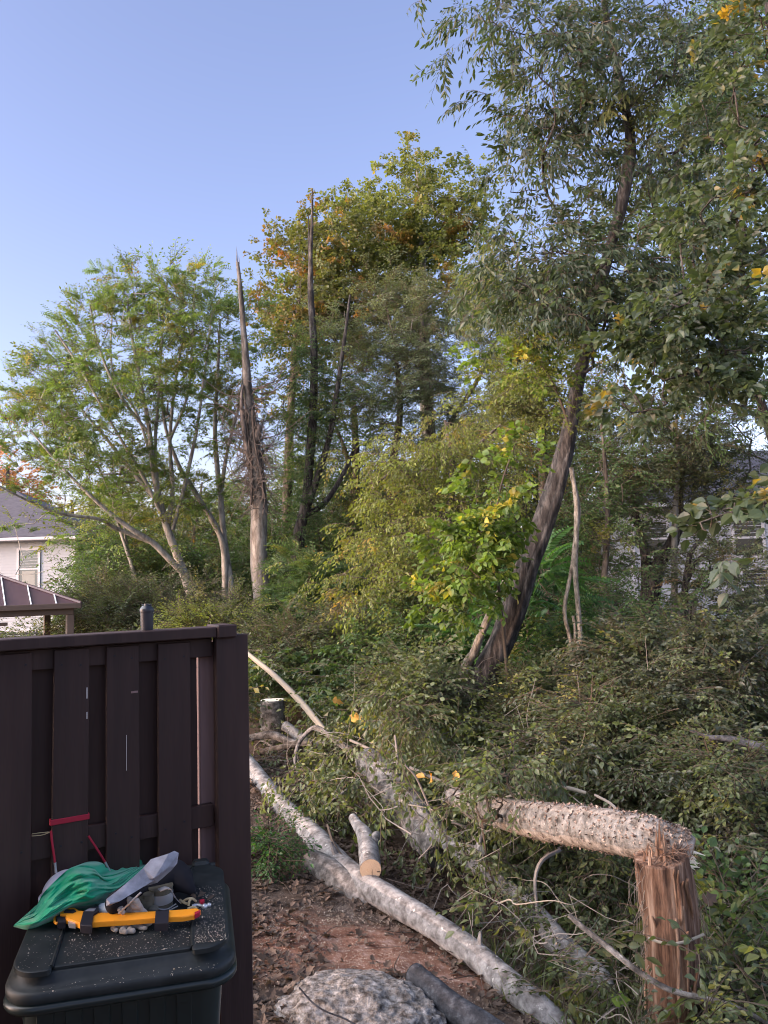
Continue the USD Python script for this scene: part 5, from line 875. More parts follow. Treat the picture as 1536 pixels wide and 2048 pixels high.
env1 = lambda xy: np.clip(.34 + .18 * (xy[:, 1] - 4.5), .3, 1.15) * np.where(xy[:, 0] < -.1, .6, 1) * np.where(open_stump(xy), 1, .16)
SX = P(545, 1440, 10.3)[:2]
def open_stump(xy):
    """the trodden strip between the bank and the cut stump"""
    d = SX / np.linalg.norm(SX); t = xy @ d; return ~((np.abs(xy @ np.array([-d[1], d[0]])) < .42) & (t > 7.2) & (t < 10.7))
def gap(xy, c, rad): return np.linalg.norm(xy - np.array(c), axis=1) > rad
k1 = lambda xy: (right_of_log(xy) > .12) & (xy[:, 1] < 10.5) & (xy[:, 0] > -2.2) & gap(xy, (1.5, 4.15), .25)
pos, out = scatter(9000, -2.2, 5.5, 3.9, 10.5, env1, .25, k1, 71)
sel = np.random.default_rng(1).random(len(pos)) < np.clip(1.25 - (pos[:, 1] - 4) * .06 - np.clip((pos[:, 0] - 2.6) * .25, 0, .6), .2, 1)
stuff_inst('fallen_foliage', 'tangle of drooping leaves from the felled tree crowns among the logs', 'foliage', 'hang', 'lf_brush', pos[sel], out[sel], .82, True, 71, (-.45, .45))
pos, out = scatter(2600, -2.2, 5.5, 3.9, 10.5, env1, .1, k1, 76)
stuff_inst('fallen_foliage', 'rounder green leaves mixed into the felled tangle', 'foliage', 'ovate', 'lf_brush', pos, out, .85, True, 76, (-.2, .5))
k2 = lambda xy: ((xy[:, 1] > 9) | (xy[:, 0] > 3.2))
env2 = lambda xy: np.clip(1.0 + .04 * (xy[:, 1] - 9), .9, 1.6) * np.where((xy[:, 0] > 5) & (xy[:, 1] > 11), .55, 1) * np.where(open_stump(xy), 1, .1)
pos, out = scatter(9000, -12, 13, 6, 26, env2, .1, k2, 72); kk = ~((pos[:, 0] < -3) & (pos[:, 1] < 12)); kk &= ~((pos[:, 0] < -5) & (np.abs(pos[:, 1] - 15) < 3)) ; kk &= ~((pos[:, 1] > 21.5) & (pos[:, 0] > 8.5))
stuff_inst('undergrowth', 'low mixed green undergrowth covering the slope under the trees', 'undergrowth', 'ovate', 'lf_olive', pos[kk], out[kk], 1.15, False, 72)
pos, out = scatter(3200, -2.5, 9, 9, 20, env2, .3, lambda xy: (xy[:, 0] > -9) & open_stump(xy), 73)
stuff_inst('undergrowth', 'darker broad-leaved undergrowth on the wooded slope', 'undergrowth', 'broad', 'lf_green', pos, out, .62, False, 73)
# weeds and grass at the bottom right
pos, out = scatter(800, .6, 4.2, 3.6, 5.6, lambda xy: .3 + 0 * xy[:, 0], .1, lambda xy: right_of_log(xy) > -.1, 74)
stuff_inst('weeds', 'small green weeds at the foot of the shredded stump', 'weeds', 'small', 'lf_olive', pos, out, .85, True, 74, (.5, .4))
r = np.random.default_rng(75); gl = Acc()
xy = np.column_stack([r.uniform(.5, 3.2, 2600), r.uniform(3.75, 5.6, 2600)]); xy = xy[(right_of_log(xy) > -.1)]; zz_ = hgt(xy)
for (x, y), z in zip(xy, zz_):
    d = nz(np.array([r.normal(0, .6), r.normal(0, .6), 1.0])); gl.add(leaf(np.array([x, y, z - .01]), d, nz(r.normal(0, 1, 3)), r.uniform(.1, .3), r.uniform(.003, .006), .35, .2, True))
obj('grass', gl.mesh(), M['lf_brush'], None, 'thin dry and green grass blades around the stump and log ends', 'grass', None, 'stuff')
# twig tangle in the brush
r = np.random.default_rng(77); ms = []
xy = np.column_stack([r.uniform(-2, 4.5, 900), r.uniform(3.9, 10, 900)]); xy = xy[k1(xy)]; e = env1(xy)
for (x, y), z, h in zip(xy, hgt(xy), e):
    a = np.array([x, y, z + h * r.uniform(.2, 1.05)]); d = r.normal(0, 1, 3) * np.array([1, 1, .5]); d = nz(d) * r.uniform(.25, .9)
    w = r.uniform(.0018, .006); ms.append(tube([a, a + d * .35 + r.normal(0, .05, 3), a + d * .7 + r.normal(0, .08, 3), a + d + r.normal(0, .1, 3) - (0, 0, .1)], [w, w * .85, w * .6, w * .3], 3, 8, cap=False))
obj('twig_tangle', join(ms), M['twig_grey'], None, 'thin grey twigs and dead stems tangled through the felled brush', 'twigs', None, 'stuff')
ms = []
for i in range(70):
    x, y = r.uniform(-1, 3.4), r.uniform(4.1, 8);
    if not k1(np.array([[x, y]]))[0]: continue
    a = on(x, y, env1(np.array([[x, y]]))[0] * r.uniform(.4, 1)); pts = [a]; d = nz(r.normal(0, 1, 3) * (1, 1, .4))
    for k in range(7): d = nz(d + r.normal(0, .5, 3)); pts.append(pts[-1] + d * r.uniform(.06, .15))
    ms.append(tube(pts, np.linspace(.0045, .002, 8), 4, 22, cap=False))
obj('vine_tangle', join(ms), M['twig_pale'], None, 'thin pale curling vines hanging over the felled brush', 'vines', None, 'stuff')
# leaf litter on the bank, sawdust and chips
lit = Acc(); protos = []
for k in range(5):
    A = Acc(); rr = np.random.default_rng(200 + k)
    for j in range(3):
        A.add((lobed if k % 2 else leaf)(rr.normal(0, .03, 3) * (1, 1, .1), rr.normal(0, 1, 3) * (1, 1, .15), nz(np.array([rr.normal(0, .35), rr.normal(0, .35), 1])), rr.uniform(.04, .075), rr.uniform(.025, .055), rr.uniform(-.3, .5)) if k % 2 else leaf(rr.normal(0, .03, 3) * (1, 1, .1), rr.normal(0, 1, 3) * (1, 1, .15), nz(np.array([rr.normal(0, .35), rr.normal(0, .35), 1])), rr.uniform(.04, .075), rr.uniform(.02, .04), rr.uniform(-.3, .5), .4, True))
    protos.append([('leaves', A.mesh(), M['lf_dead'])])
n = 9000; xy = np.column_stack([r.uniform(-1.6, 2.2, n), r.uniform(3.2, 9.5, n)]); rl = right_of_log(xy); cd = np.linalg.norm((xy - clay[:2]) @ np.array([[.73, -.68], [.68, .73]]).T * np.array([1, 2.2]), axis=1)
keep = (rl < .7) & (r.random(n) < np.clip(.26 + (cd - .5) * .9, .12, 1)); xy = xy[keep]; n = len(xy)
tl = thing('leaf_litter', 'brown dead leaves scattered over the clay bank', 'leaf litter', None, 'stuff')
tagp(instancer(str(tl.GetPath()) + '/leaves', protos, np.column_stack([xy, hgt(xy) + .012]), r.uniform(0, 6.28, n), r.normal(0, .2, n), r.normal(0, .2, n), r.uniform(.45, 1.05, n), None), kind='stuff')
A = Acc()
for cx, cy, sp_, n in ((690, 1838, .16, 900), (610, 1855, .2, 500), (770, 1935, .25, 800), (860, 1985, .2, 500), (560, 1900, .3, 400), (720, 1900, .5, 700)):
    c = ground_at(cx, cy); q = c[:2] + r.normal(0, 1, (n, 2)) * sp_ * np.array([1, .8]); zq = hgt(q)
    for (x, y), z in zip(q, zq):
        d = r.normal(0, 1, 3) * (1, 1, .3); A.add(leaf(np.array([x, y, z + .006]), d, nz(np.array([r.normal(0, .4), r.normal(0, .4), 1])), (.003 + .013 * r.random() ** 2.5), r.uniform(.003, .006)))
obj('wood_chips', A.mesh(), M['chip'], None, 'pale sawdust and wood chips spilled on the clay bank', 'wood chips', None, 'stuff')
# twigs on the bank
ms = []
for i in range(120):
    x, y = r.uniform(-1.3, 1.2), r.uniform(3.4, 7.5); a = on(x, y, .012); d = nz(r.normal(0, 1, 3) * (1, 1, .1)) * r.uniform(.08, .4); b = on(*(a + d)[:2], r.uniform(.01, .07)); w = r.uniform(.0015, .004)
    ms.append(tube([a, (a + b) / 2 + r.normal(0, .02, 3), b], [w, w, w * .6], 3, 6, cap=False))
obj('bank_twigs', join(ms), M['twig'], None, 'small broken twigs strewn on the clay bank', 'twigs', None, 'stuff')
# far wood behind everything
tw = thing('distant_woods', 'dense green wood closing the view behind the nearer trees', 'woods', None, 'stuff'); r = np.random.default_rng(80); ms = []
n = 5200; xy = np.column_stack([r.uniform(-16, 40, n), r.uniform(34, 50, n)]); q = np.column_stack([xy * .16, np.zeros(n)]); top = (2.2 + 6.0 * meshkit.fbm(q, 3, 8)) * np.where(xy[:, 0] > 14, .6, 1); z = hgt(xy) + top * r.uniform(.03, 1, n)
crown(tw, 'foliage', 'ovate', M['lf_green'], np.column_stack([xy, z]), r.normal(0, 1, (n, 3)) * (1, 1, .3), 3.0, False, 81)
for i in range(46):
    x, y = r.uniform(-15, 38), r.uniform(34, 46); a = on(x, y, -.2); ms.append(tube([a, a + (r.normal(0, .3), 0, 3), a + (r.normal(0, .6), 0, 7)], [.2, .16, .06], 6, 6))
obj('trunks', join(ms), M['bark_brown'], tw, kind='stuff')

# ---------------------------------------------------------------- the wheelie bin
TH = math.radians(14); b1, b2 = np.array([math.cos(TH), math.sin(TH), 0]), np.array([-math.sin(TH), math.cos(TH), 0])
FL = P(103, 1936, 2.45); ZF = FL[2]                                   # front left corner of the middle lid panel
PW, SW, LD = .435, .122, .62                                          # middle panel, side strips, depth
BO = FL + b1 * PW / 2; BO = np.array([BO[0], BO[1], 0]); gz_ = hgt(BO + b2 * .3)[0]
BM = basis(BO, b1, b2, (0, 0, 1)); SL = .045 / .62                    # the lid slopes up to the back
bn = thing('wheelie_bin', 'dark green plastic wheelie bin with junk on its lid, before the fence', 'bin'); UsdGeom.Xformable(bn).AddTransformOp().Set(Gf.Matrix4d(*BM.T.ravel().tolist()))
def rrect(w, d, r, n=8):
    out = []
    for cx, cy, a0 in ((w / 2 - r, d / 2 - r, 0), (-w / 2 + r, d / 2 - r, 90), (-w / 2 + r, -d / 2 + r, 180), (w / 2 - r, -d / 2 + r, 270)):
        for k in range(n + 1): a = math.radians(a0 + 90 * k / n); out.append((cx + r * math.cos(a), cy + r * math.sin(a)))
    return np.array(out)
def loft(rings):
    """rings: (outline n x 2, z or n heights) from bottom to top, closed at both ends"""
    n = len(rings[0][0]); v = np.vstack([np.column_stack([o, np.broadcast_to(z, n)]) for o, z in rings]); f = []
    for k in range(len(rings) - 1):
        for j in range(n): a, b = k * n + j, k * n + (j + 1) % n; f += [(a, b, b + n), (a, b + n, a + n)]
    c0, c1 = len(v), len(v) + 1; o = (len(rings) - 1) * n; v = np.vstack([v, v[:n].mean(0), v[o:o + n].mean(0)])
    f += [(c0, (j + 1) % n, j) for j in range(n)] + [(c1, o + j, o + (j + 1) % n) for j in range(n)]
    return trimesh.Trimesh(v, f, process=False)
W = PW + 2 * SW; yc = LD / 2
def RR(w, d, r, dy=0): return rrect(w, d, r) + np.array([0, yc + dy])
def lz_(o, h): return ZF + h + o[:, 1] * SL
def ring(w, d, r, h, dy=0): o = RR(w, d, r, dy); return (o, lz_(o, h))
body = loft([(RR(.52, .5, .06, .02), gz_ + .04), (RR(.53, .51, .06, .02), gz_ + .08), (RR(W - .05, LD - .02, .075, -.01), ZF - .16), (RR(W - .045, LD - .02, .075, -.01), ZF - .13)])
obj('body', body, M['bin'], bn, smooth=30)
obj('rim', loft([(RR(W - .04, LD, .08, -.015), ZF - .12), (RR(W + .035, LD + .05, .1, -.03), ZF - .112), (RR(W + .05, LD + .06, .105, -.032), ZF - .1), (RR(W + .05, LD + .06, .105, -.032), ZF - .088), (RR(W + .03, LD + .045, .1, -.03), ZF - .08), (RR(W - .02, LD, .09, -.03), ZF - .078)]), M['bin'], bn, smooth=40)
def fy(z): return np.interp(z, [gz_ + .04, gz_ + .08, ZF - .16, ZF - .1], [yc + .02 - .25, yc + .02 - .255, yc - .01 - (LD - .02) / 2, yc - .01 - (LD - .02) / 2])
for k in range(6):
    x = -.235 + k * .085; za_, zb_2 = ZF - .121, gz_ + .16; zs = (za_, ZF - .16, zb_2)
    v = np.array([(x + sx * (.026 - .004 * j), fy(z) - dy * .007, z) for j, z in enumerate(zs) for sx in (-1, 1) for dy in (-2, 1)]); obj('rib', trimesh.convex.convex_hull(v), M['bin'], bn)
obj('grip', loft([(rrect(.1, .03, .012) + np.array([W / 2 - .13, -.012]), ZF - .34), (rrect(.1, .03, .012) + np.array([W / 2 - .13, -.022]), ZF - .32), (rrect(.1, .035, .012) + np.array([W / 2 - .13, -.026]), ZF - .3), (rrect(.09, .03, .012) + np.array([W / 2 - .13, -.02]), ZF - .285)]), M['bin'], bn, smooth=30)
lid = obj('lid', loft([ring(W + .03, LD + .045, .1, -.078, -.03), ring(W + .042, LD + .052, .105, -.07, -.032), ring(W + .042, LD + .052, .105, -.05, -.032), ring(W + .02, LD + .04, .1, -.04, -.028), ring(W - .01, LD + .01, .09, -.036, -.012), ring(W - .02, LD - .0, .09, -.012, -.006), ring(W - .03, LD - .01, .088, -.008, -.002)]), M['lid'], bn, smooth=35)
def slabl(x0, x1, y0, y1, h0, h1, r=.012, rout=None):
    pl = Polygon([(x0, y0), (x1, y0), (x1, y1), (x0, y1)]).buffer(-r).buffer(r, quad_segs=4)
    if rout:
        big = Polygon(RR(W, LD + .03, .09, -.015)); pl = pl.intersection(big)
    xy = np.array(pl.exterior.coords)[:-1]; c = xy.mean(0); xi = c + (xy - c) * np.array([1 - .012 / max(x1 - x0, .1), 1 - .012 / (y1 - y0)])
    return loft([(xy, lz_(xy, h0)), (xy, lz_(xy, h1 - .004)), (xi, lz_(xi, h1))])
obj('centre_panel', slabl(-PW / 2 + .002, PW / 2 - .002, -.0, LD, -.0079, .004), M['lid'], lid, smooth=30)
for s in (-1, 1):
    a, b = sorted((s * (PW / 2 + .0), s * W / 2)); obj('side_strip', slabl(a, b, -.028, LD + .0, -.0079, .011, .012, True), M['lid'], lid, smooth=30)
obj('ridge', join([tube([(s * PW / 2, -.004, ZF + .006), (s * PW / 2, LD - .02, ZF + .006 + SL * (LD - .02))], .006, 8) for s in (-1, 1)]), M['lid'], lid)
for s in (-.25, .25): obj('hinge', join([box(s - .035, s + .035, LD - .0, LD + .06, ZF - .02, ZF + .065, None, .012), tube([(s - .06, LD + .045, ZF + .03), (s + .06, LD + .045, ZF + .03)], .014, 10)]), M['lid'], bn)
obj('handle', tube([(-.3, LD + .07, ZF - .0), (.3, LD + .07, ZF)], .014, 10), M['bin'], bn)
for s in (-1, 1): obj('wheel', trimesh.creation.cylinder(.12, .05, 24, transform=trimesh.transformations.rotation_matrix(math.pi / 2, (0, 1, 0)) if 0 else trimesh.transformations.concatenate_matrices(trimesh.transformations.translation_matrix((s * .27, LD - .02, gz_ + .12)), trimesh.transformations.rotation_matrix(math.pi / 2, (0, 1, 0)))), M['black'], bn)

# ---------------------------------------------------------------- things lying on the lid
LNm = nz(np.cross(b1, b2 + np.array([0, 0, SL]))); LP0 = BO + np.array([0, 0, ZF + .005])
def lidp(px, py, h=0.0):
    """where the line of sight meets the plane h above the lid"""
    d = ray(px, py); o = LP0 + LNm * h; return EYE + d * (((o - EYE) @ LNm) / (d @ LNm))
def lidz(p): return LP0[2] - ((p - LP0)[..., :2] @ LNm[:2]) / LNm[2]
def slab(pxs, h, th, bev=.003):
    """a flat shape lying on the lid: its outline in the photograph is its top edge at height h, th thick"""
    top = np.array([lidp(x, y, h) for x, y in pxs]); c = top.mean(0); ti = c + (top - c) * .97; n = len(top); v = np.vstack([ti + LNm * bev, top, top - LNm * th]); ex, ey = b1, np.cross(LNm, b1)
    pl = np.column_stack([(ti - c) @ ex, (ti - c) @ ey]); cc = Polygon(pl).exterior.is_ccw; f = []
    tv, tf = trimesh.creation.triangulate_polygon(Polygon(pl), engine='earcut')
    idx = [int(np.argmin(np.linalg.norm(pl - q, axis=1))) for q in tv]; f += [tuple(idx[i] for i in t) for t in tf]; f += [(idx[a] + 2 * n, idx[c_] + 2 * n, idx[b] + 2 * n) for a, b, c_ in tf]
    for k in (0, 1):
        for j in range(n): a, b = k * n + j, k * n + (j + 1) % n; f += [(a, a + n, b + n), (a, b + n, b)] if cc else [(a, b + n, a + n), (a, b, b + n)]
    return trimesh.Trimesh(v, f, process=False)
# white helmet shell and the green cloth thrown over it
hc = P(132, 1786, 2.97)
obj('hard_hat', join([trimesh.Trimesh(sphere(hc, .085, 4, (1.0, 1.2, .97)).vertices, sphere(hc, .085, 4).faces, process=False), tube([hc + .092 * (b1 * math.cos(t) + b2 * 1.15 * math.sin(t)) - (0, 0, .005) for t in np.linspace(0, 6.283, 40)], .007, 6)]), M['white_plastic'], None, 'rounded white plastic hard hat under the green cloth on the bin', 'hard hat', smooth=40)
low_ = catmull([(27, 1852), (60, 1857), (105, 1840), (150, 1820), (185, 1816), (212, 1803), (244, 1784), (270, 1757), (298, 1732)], 90)
upp_ = catmull([(29, 1849), (50, 1833), (68, 1822), (84, 1790), (108, 1764), (138, 1738), (165, 1731), (186, 1735), (203, 1750), (240, 1742), (272, 1731), (298, 1726)], 90)
nu, nv = 90, 44; cv = []
zl_ = [np.linalg.norm(lidp(*low_[i], .004) - EYE) / np.linalg.norm(ray(*low_[i])) for i in range(nu)]
liftd = np.interp(np.linspace(0, 1, nu), [0, .3, .55, .75, 1], [0, .0, .0, .03, .1])
for j in range(nv):
    t = j / (nv - 1)
    for i in range(nu):
        s = i / (nu - 1); px = low_[i] + (upp_[i] - low_[i]) * t; prof = min(1.0, 6 * s) * (1 - .3 * s)
        d = zl_[i] + liftd[i] + .14 * t ** 1.25 * prof - .05 * math.sin(math.pi * t) * prof
        q = np.array([s * 3 + t * 1.5, (t - .55 * s) * 4.2, .3]); fold = 1 - abs(2 * meshkit.fbm(q * (1, .9, 1), 3, 9) - 1) * 1.6; wr = 1 - abs(2 * meshkit.fbm(np.array([s * 6 - t * 2, (t + .5 * s) * 8, 4.]), 2, 12) - 1) * 1.5
        cv.append(P(px[0], px[1], d - (.07 * fold + .02 * wr) * min(1, 3 * s) * min(1, 4 * t + .25)))
cv = np.array(cv).reshape(nv, nu, 3)
bk_ = cv[-1] + FW * .1; bk_[:, 2] = np.maximum(bk_[:, 2] - .03, lidz(bk_)); bk2 = cv[-1] + FW * .16; bk2[:, 2] = np.minimum(bk_[:, 2], np.maximum(lidz(bk2) + .003, bk_[:, 2] - .2))
lo2 = cv[0] + FW * .004 - UP * .006; cv = np.concatenate([[lo2], cv, [bk_], [bk2]]); nv += 3
ix = np.arange(nv * nu).reshape(nv, nu); a, b, c, d = ix[:-1, :-1].ravel(), ix[:-1, 1:].ravel(), ix[1:, 1:].ravel(), ix[1:, :-1].ravel(); v = cv.reshape(-1, 3); f = np.vstack([np.column_stack([a, b, c]), np.column_stack([a, c, d])]); m_ = len(v)
inn = v + FW * .003; obj('cloth', trimesh.Trimesh(np.vstack([v, inn]), np.vstack([f, f[:, ::-1] + m_]), process=False), M['cloth'], None, 'bright green crumpled cloth trailing over the white hard hat', 'cloth', smooth=True)
# grey plastic bag and black cloth
def lump(pts, rough, seed, ref=.012, rs=9, facet=False, amp=1.0):
    """one closed crumpled body round points (x, y, z, r)"""
    parts = []
    for k in range(len(pts) - 1):
        a, b = pts[k], pts[k + 1]; parts.append(m3.Manifold.hull_points(np.vstack([sphere(a[:3], a[3], 2).vertices, sphere(b[:3], b[3], 2).vertices])))
    mm = m3.Manifold.batch_boolean(parts, m3.OpType.Add).refine_to_length(ref).to_mesh(); t = trimesh.Trimesh(mm.vert_properties[:, :3], mm.tri_verts, process=False); trimesh.smoothing.filter_taubin(t, iterations=8)
    v = np.array(t.vertices); n = t.vertex_normals; w = 1 - np.abs(2 * meshkit.fbm(v * rs + seed, 3, seed) - 1) * 2 if facet else 2 * (meshkit.fbm(v * rs + seed, 4, seed) - .5)
    return trimesh.Trimesh(v + n * (rough * w)[:, None], t.faces, process=False)
def pz(px, py, Z, r): return (*P(px, py, Z), r)
rb = np.random.default_rng(4); pts_ = [pz(216, 1806, 2.66, .012), pz(238, 1793, 2.69, .022), pz(262, 1777, 2.73, .03), pz(288, 1760, 2.77, .036), pz(314, 1743, 2.8, .04), pz(334, 1727, 2.82, .034), pz(350, 1716, 2.84, .022)]; cl_b = []
for x, y, z, w in pts_:
    u = rb.normal(0, 1, (9, 3)); u /= np.linalg.norm(u, axis=1, keepdims=True); cl_b.append(np.array([x, y, z]) + u * w * rb.uniform(.55, 1.25, (9, 1)))
obj('plastic_bag', m3.Manifold.batch_boolean([m3.Manifold.hull_points(np.vstack([a, b])) for a, b in zip(cl_b[:-1], cl_b[1:])], m3.OpType.Add), M['grey_film'], None, 'crumpled translucent grey plastic sheet bunched beside the green cloth', 'plastic sheet', smooth=18)
obj('jacket', lump([pz(232, 1805, 2.72, .026), pz(270, 1790, 2.82, .04), pz(315, 1770, 2.88, .05), pz(352, 1752, 2.92, .045), pz(378, 1778, 2.86, .02)], .013, 5, .012, 10, True), M['black_cloth'], None, 'black cloth bundle under the grey plastic sheet', 'cloth', smooth=40)
# orange saw in its scabbard
sw = thing('saw', 'orange pruning saw in its scabbard with two black straps, across the lid', 'saw')
obj('scabbard', slab([(176, 1828), (200, 1827), (260, 1827), (310, 1824), (360, 1821), (396, 1818), (402, 1821), (388, 1831), (366, 1835), (320, 1837), (260, 1842), (210, 1845), (184, 1847), (160, 1849), (156, 1840)], .04, .014), M['orange'], sw, smooth=25)
obj('tip', slab([(389, 1826), (401, 1821), (399, 1826), (390, 1831)], .042, .012), M['red'], sw)
hp = [(120, 1826), (122, 1818), (132, 1816), (150, 1817), (158, 1823), (172, 1824), (176, 1830), (160, 1848), (146, 1842), (132, 1838), (131, 1831), (120, 1830)]
obj('handle', slab(hp, .042, .016), M['orange'], sw, smooth=25)
obj('finger_hole', slab([(127, 1825), (131, 1820), (148, 1820), (152, 1823), (146, 1826)], .0465, .004), M['black'], sw)
obj('buckle', slab([(112, 1834), (128, 1831), (132, 1836), (131, 1845), (116, 1846)], .035, .02), M['black'], sw)
obj('ring', tube([lidp(113 + 4 * math.cos(t), 1840 + 7 * math.sin(t), .03) for t in np.linspace(.8, 5.4, 14)], .004, 6), M['orange'], sw)
obj('clasp', slab([(136, 1843), (150, 1843), (151, 1850), (138, 1849)], .036, .012), M['steel'], sw)
obj('strap', slab([(160, 1848), (166, 1825), (178, 1816), (197, 1813), (198, 1823), (187, 1830), (183, 1853), (162, 1852)], .047, .024), M['black'], sw, smooth=25)
obj('strap', slab([(309, 1849), (311, 1823), (338, 1821), (336, 1848)], .047, .024), M['black'], sw, smooth=25)
obj('tag', slab([(169, 1822), (178, 1817), (192, 1817), (188, 1822)], .051, .002, .0005), M['grey_film'], sw)
# gloves
def glove(label, palm, fingers, seed, cuff=None):
    t = thing('glove', label, 'glove'); ch = [palm[0], palm[1]]; parts = [lump(palm, .006, seed, .008, 16)] + [lump(fg, .003, seed + 1 + k, .006, 20) for k, fg in enumerate(fingers)]
    u = m3.Manifold.batch_boolean([m3.Manifold(m3.Mesh(np.asarray(p.vertices, np.float32), np.asarray(p.faces, np.uint32))) for p in parts], m3.OpType.Add)
    obj('hand', u if u.num_tri() else join(parts), M['glove'], t, smooth=50)
    if cuff: obj('cuff', lump(cuff, .005, seed + 9, .009, 12), M['cuff'], t, smooth=60)
def lp(px, py, h, r): return (*lidp(px, py, h), r)
glove('beige work glove with pale cuff, bunched behind the saw scabbard', [lp(243, 1816, .035, .028), lp(262, 1814, .04, .032), lp(272, 1818, .04, .026)], [[lp(248, 1806, .06, .013), lp(258, 1800, .075, .012), lp(266, 1806, .07, .01)], [lp(262, 1804, .07, .013), lp(272, 1803, .075, .012), lp(277, 1812, .06, .01)], [lp(268, 1812, .06, .013), lp(280, 1814, .055, .011), lp(285, 1822, .04, .009)], [lp(272, 1822, .04, .012), lp(286, 1822, .04, .01), lp(292, 1826, .03, .009)], [lp(243, 1808, .06, .012), lp(240, 1818, .06, .01), lp(246, 1824, .05, .009)]], 21,
      [lp(206, 1818, .03, .02), lp(222, 1820, .03, .024), lp(238, 1818, .035, .024)])
glove('grey work glove crushed flat under the saw scabbard', [lp(232, 1850, .012, .014), lp(255, 1850, .012, .018), lp(275, 1848, .012, .014)], [[lp(232, 1850, .012, .011), lp(226, 1856, .01, .009), lp(232, 1860, .01, .008)], [lp(250, 1853, .012, .012), lp(244, 1862, .01, .01), lp(252, 1864, .01, .008)], [lp(262, 1852, .012, .011), lp(258, 1862, .01, .009), lp(266, 1862, .01, .008)], [lp(275, 1850, .012, .011), lp(290, 1850, .01, .009), lp(300, 1846, .01, .008)], [lp(270, 1848, .012, .01), lp(282, 1855, .01, .009), lp(290, 1856, .01, .008)]], 41)
obj('rod', tube([lidp(237, 1827, .05), lidp(282, 1785, .12)], .0035, 8), M['steel'], None, 'thin grey metal rod leaning over the beige glove', 'rod')
# tin, bracket and small hardware
tn = thing('tin', 'olive tin with a shiny band, among the tools on the bin lid', 'tin'); tc = lidp(322, 1812, .004); 
def cyl(c, ax, r, h, n=28): ax = nz(np.asarray(ax, float)); x = nz(np.cross(ax, (0.3, .2, .9) if abs(ax[2]) < .9 else (1, 0, 0))); t = trimesh.creation.cylinder(r, h, n); t.apply_transform(basis(np.asarray(c), x, np.cross(ax, x), ax)); return t
obj('body', cyl(tc + LNm * .035, LNm, .042, .07), M['olive'], tn, smooth=40); obj('band', cyl(tc + LNm * .037, LNm, .0435, .034), M['steel'], tn, smooth=40); obj('rim', cyl(tc + LNm * .071, LNm, .044, .005), M['olive'], tn, smooth=40)
obj('canister', join([cyl(lidp(293, 1808, .03), LNm, .03, .06), cyl(lidp(297, 1793, .062), LNm, .02, .02)]), M['olive'], None, 'small dark olive canister left of the tin', 'canister', smooth=40)
bp = [lidp(318, 1781, .09), lidp(332, 1776, .1), lidp(340, 1778, .1), lidp(351, 1797, .055), lidp(358, 1804, .035)]
sd = nz(np.cross(bp[-1] - bp[1], LNm)); bw = .012
v = np.array([q + sd * s * bw + LNm * h for q in bp for s in (-1, 1) for h in (0, .0025)]); f = []
for k in range(len(bp) - 1):
    a = 4 * k; f += [(a + 1, a + 3, a + 7), (a + 1, a + 7, a + 5), (a, a + 4, a + 6), (a, a + 6, a + 2), (a, a + 1, a + 5), (a, a + 5, a + 4), (a + 2, a + 6, a + 7), (a + 2, a + 7, a + 3)]
obj('bracket', trimesh.Trimesh(v, f, process=False), M['steel'], None, 'bent galvanised metal strap bracket over the tin', 'bracket')
obj('wire_loop', join([tube([lidp(x, y, h) for x, y, h in q], .0022, 5, 24) for q in (((300, 1812, .02), (318, 1818, .015), (335, 1818, .012), (352, 1808, .03)), ((296, 1816, .01), (312, 1824, .01), (334, 1822, .01), (356, 1812, .02)))]), M['steel'], None, 'thin bent wire in front of the tin', 'wire')
obj('cord_knot', join([tube([lidp(x, y, h) for x, y, h in q], .0045, 6, 26) for q in (((362, 1806, .01), (372, 1799, .03), (384, 1797, .035), (393, 1803, .02)), ((377, 1812, .015), (379, 1802, .03), (384, 1796, .035)), ((375, 1818, .012), (386, 1814, .014), (394, 1817, .01)), ((360, 1800, .02), (370, 1806, .02), (380, 1808, .015)))]), M['brass'], None, 'stiff tan cord knotted right of the tin', 'cord')
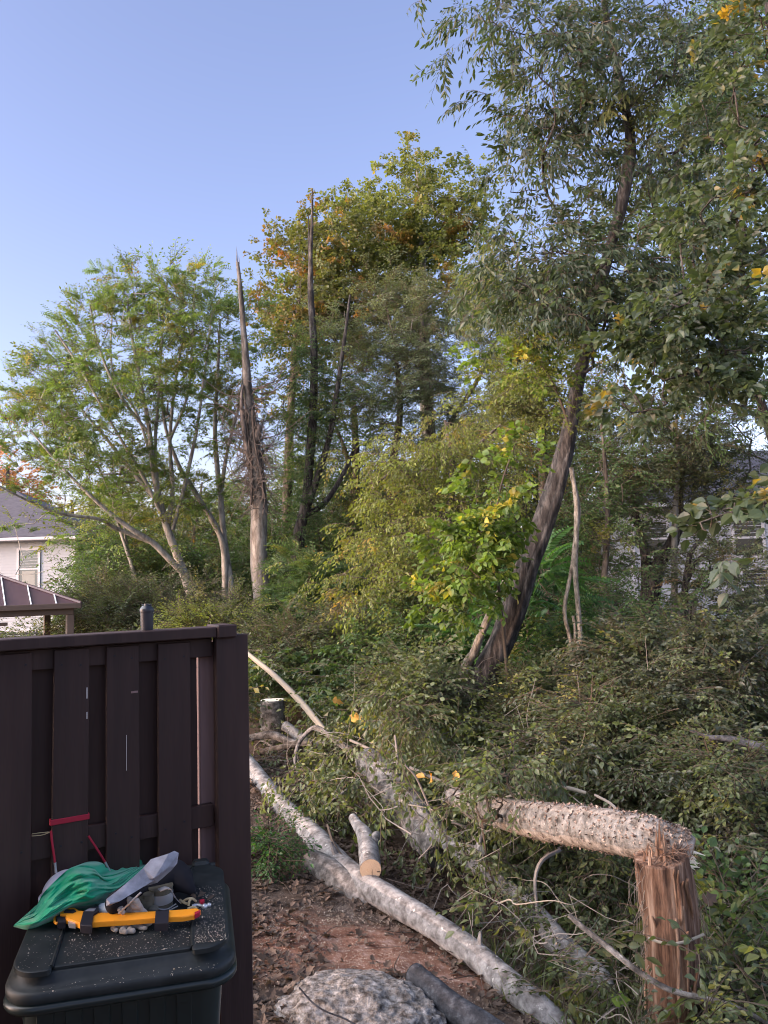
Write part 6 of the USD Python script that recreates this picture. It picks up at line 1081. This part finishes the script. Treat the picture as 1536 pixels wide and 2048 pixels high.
obj('shackle', join([tube([lidp(x, y, .012) for x, y in ((384, 1812), (396, 1810), (408, 1812), (419, 1810))], .006, 8, 20), sphere(lidp(409, 1813, .012), .011, 2), sphere(lidp(418, 1810, .012), .008, 2)]), M['steel'], None, 'grey steel shackle lying at the right of the tools', 'shackle', smooth=40)
obj('cap', join([cyl(lidp(404, 1804, .02), LNm, .009, .014, 14), cyl(lidp(404, 1804, .028), LNm, .006, .01, 12)]), M['red'], None, 'small red plastic cap beside the steel shackle', 'cap', smooth=40)
A = Acc()
for px, py, az in ((395, 1794, .4), (400, 1792, 1.5), (392, 1797, 2.4), (414, 1800, .6)): A.add(leaf(lidp(px, py, .035), np.array([math.cos(az), math.sin(az), .5]), nz(np.array([.2, -.6, .7])), .035, .014, .3, .4, True))
obj('dry_leaves', A.mesh(), M['lf_dead'], None, 'small dry leaf sprig on the right end of the lid', 'leaves', None, 'stuff')
obj('sprig', join([sphere(lidp(306, 1818, .02), .016, 2, (1.2, 1, .8), .3, 4, 2)]), M['olive'], None, 'small green husk beside the tin base', 'husk')
# sawdust on the lid
r = np.random.default_rng(90); A = Acc()
for n, x0, x1, y0, y1, smin, smax, pw in ((750, PW / 2 + .01, W / 2 - .012, .0, .42, .002, .0055, 1.3), (420, -.19, PW / 2 - .01, .005, .16, .002, .006, 1.2), (60, -W / 2 + .02, -PW / 2, -.01, .2, .002, .006, 1), (70, -.2, .2, .1, .22, .003, .008, 1), (80, -.25, .3, -.08, -.035, .002, .005, 1)):
    for k in range(n):
        x, y = r.uniform(x0, x1), y0 + (y1 - y0) * r.random() ** pw; h = .0125 if x > PW / 2 or x < -PW / 2 else .0055
        if y < -.03: h = -.034
        c = BO + b1 * x + b2 * y; c = np.array([c[0], c[1], ZF + h + y * SL]); s = smin + (smax - smin) * r.random() ** 2.2; A.add(leaf(c, r.normal(0, 1, 3) * (1, 1, .2), nz(np.array([r.normal(0, .3), r.normal(0, .3), 1])), s, s * r.uniform(.4, 1)))
obj('sawdust', A.mesh(), M['chip'], None, 'pale sawdust specks scattered over the bin lid', 'sawdust', None, 'stuff')
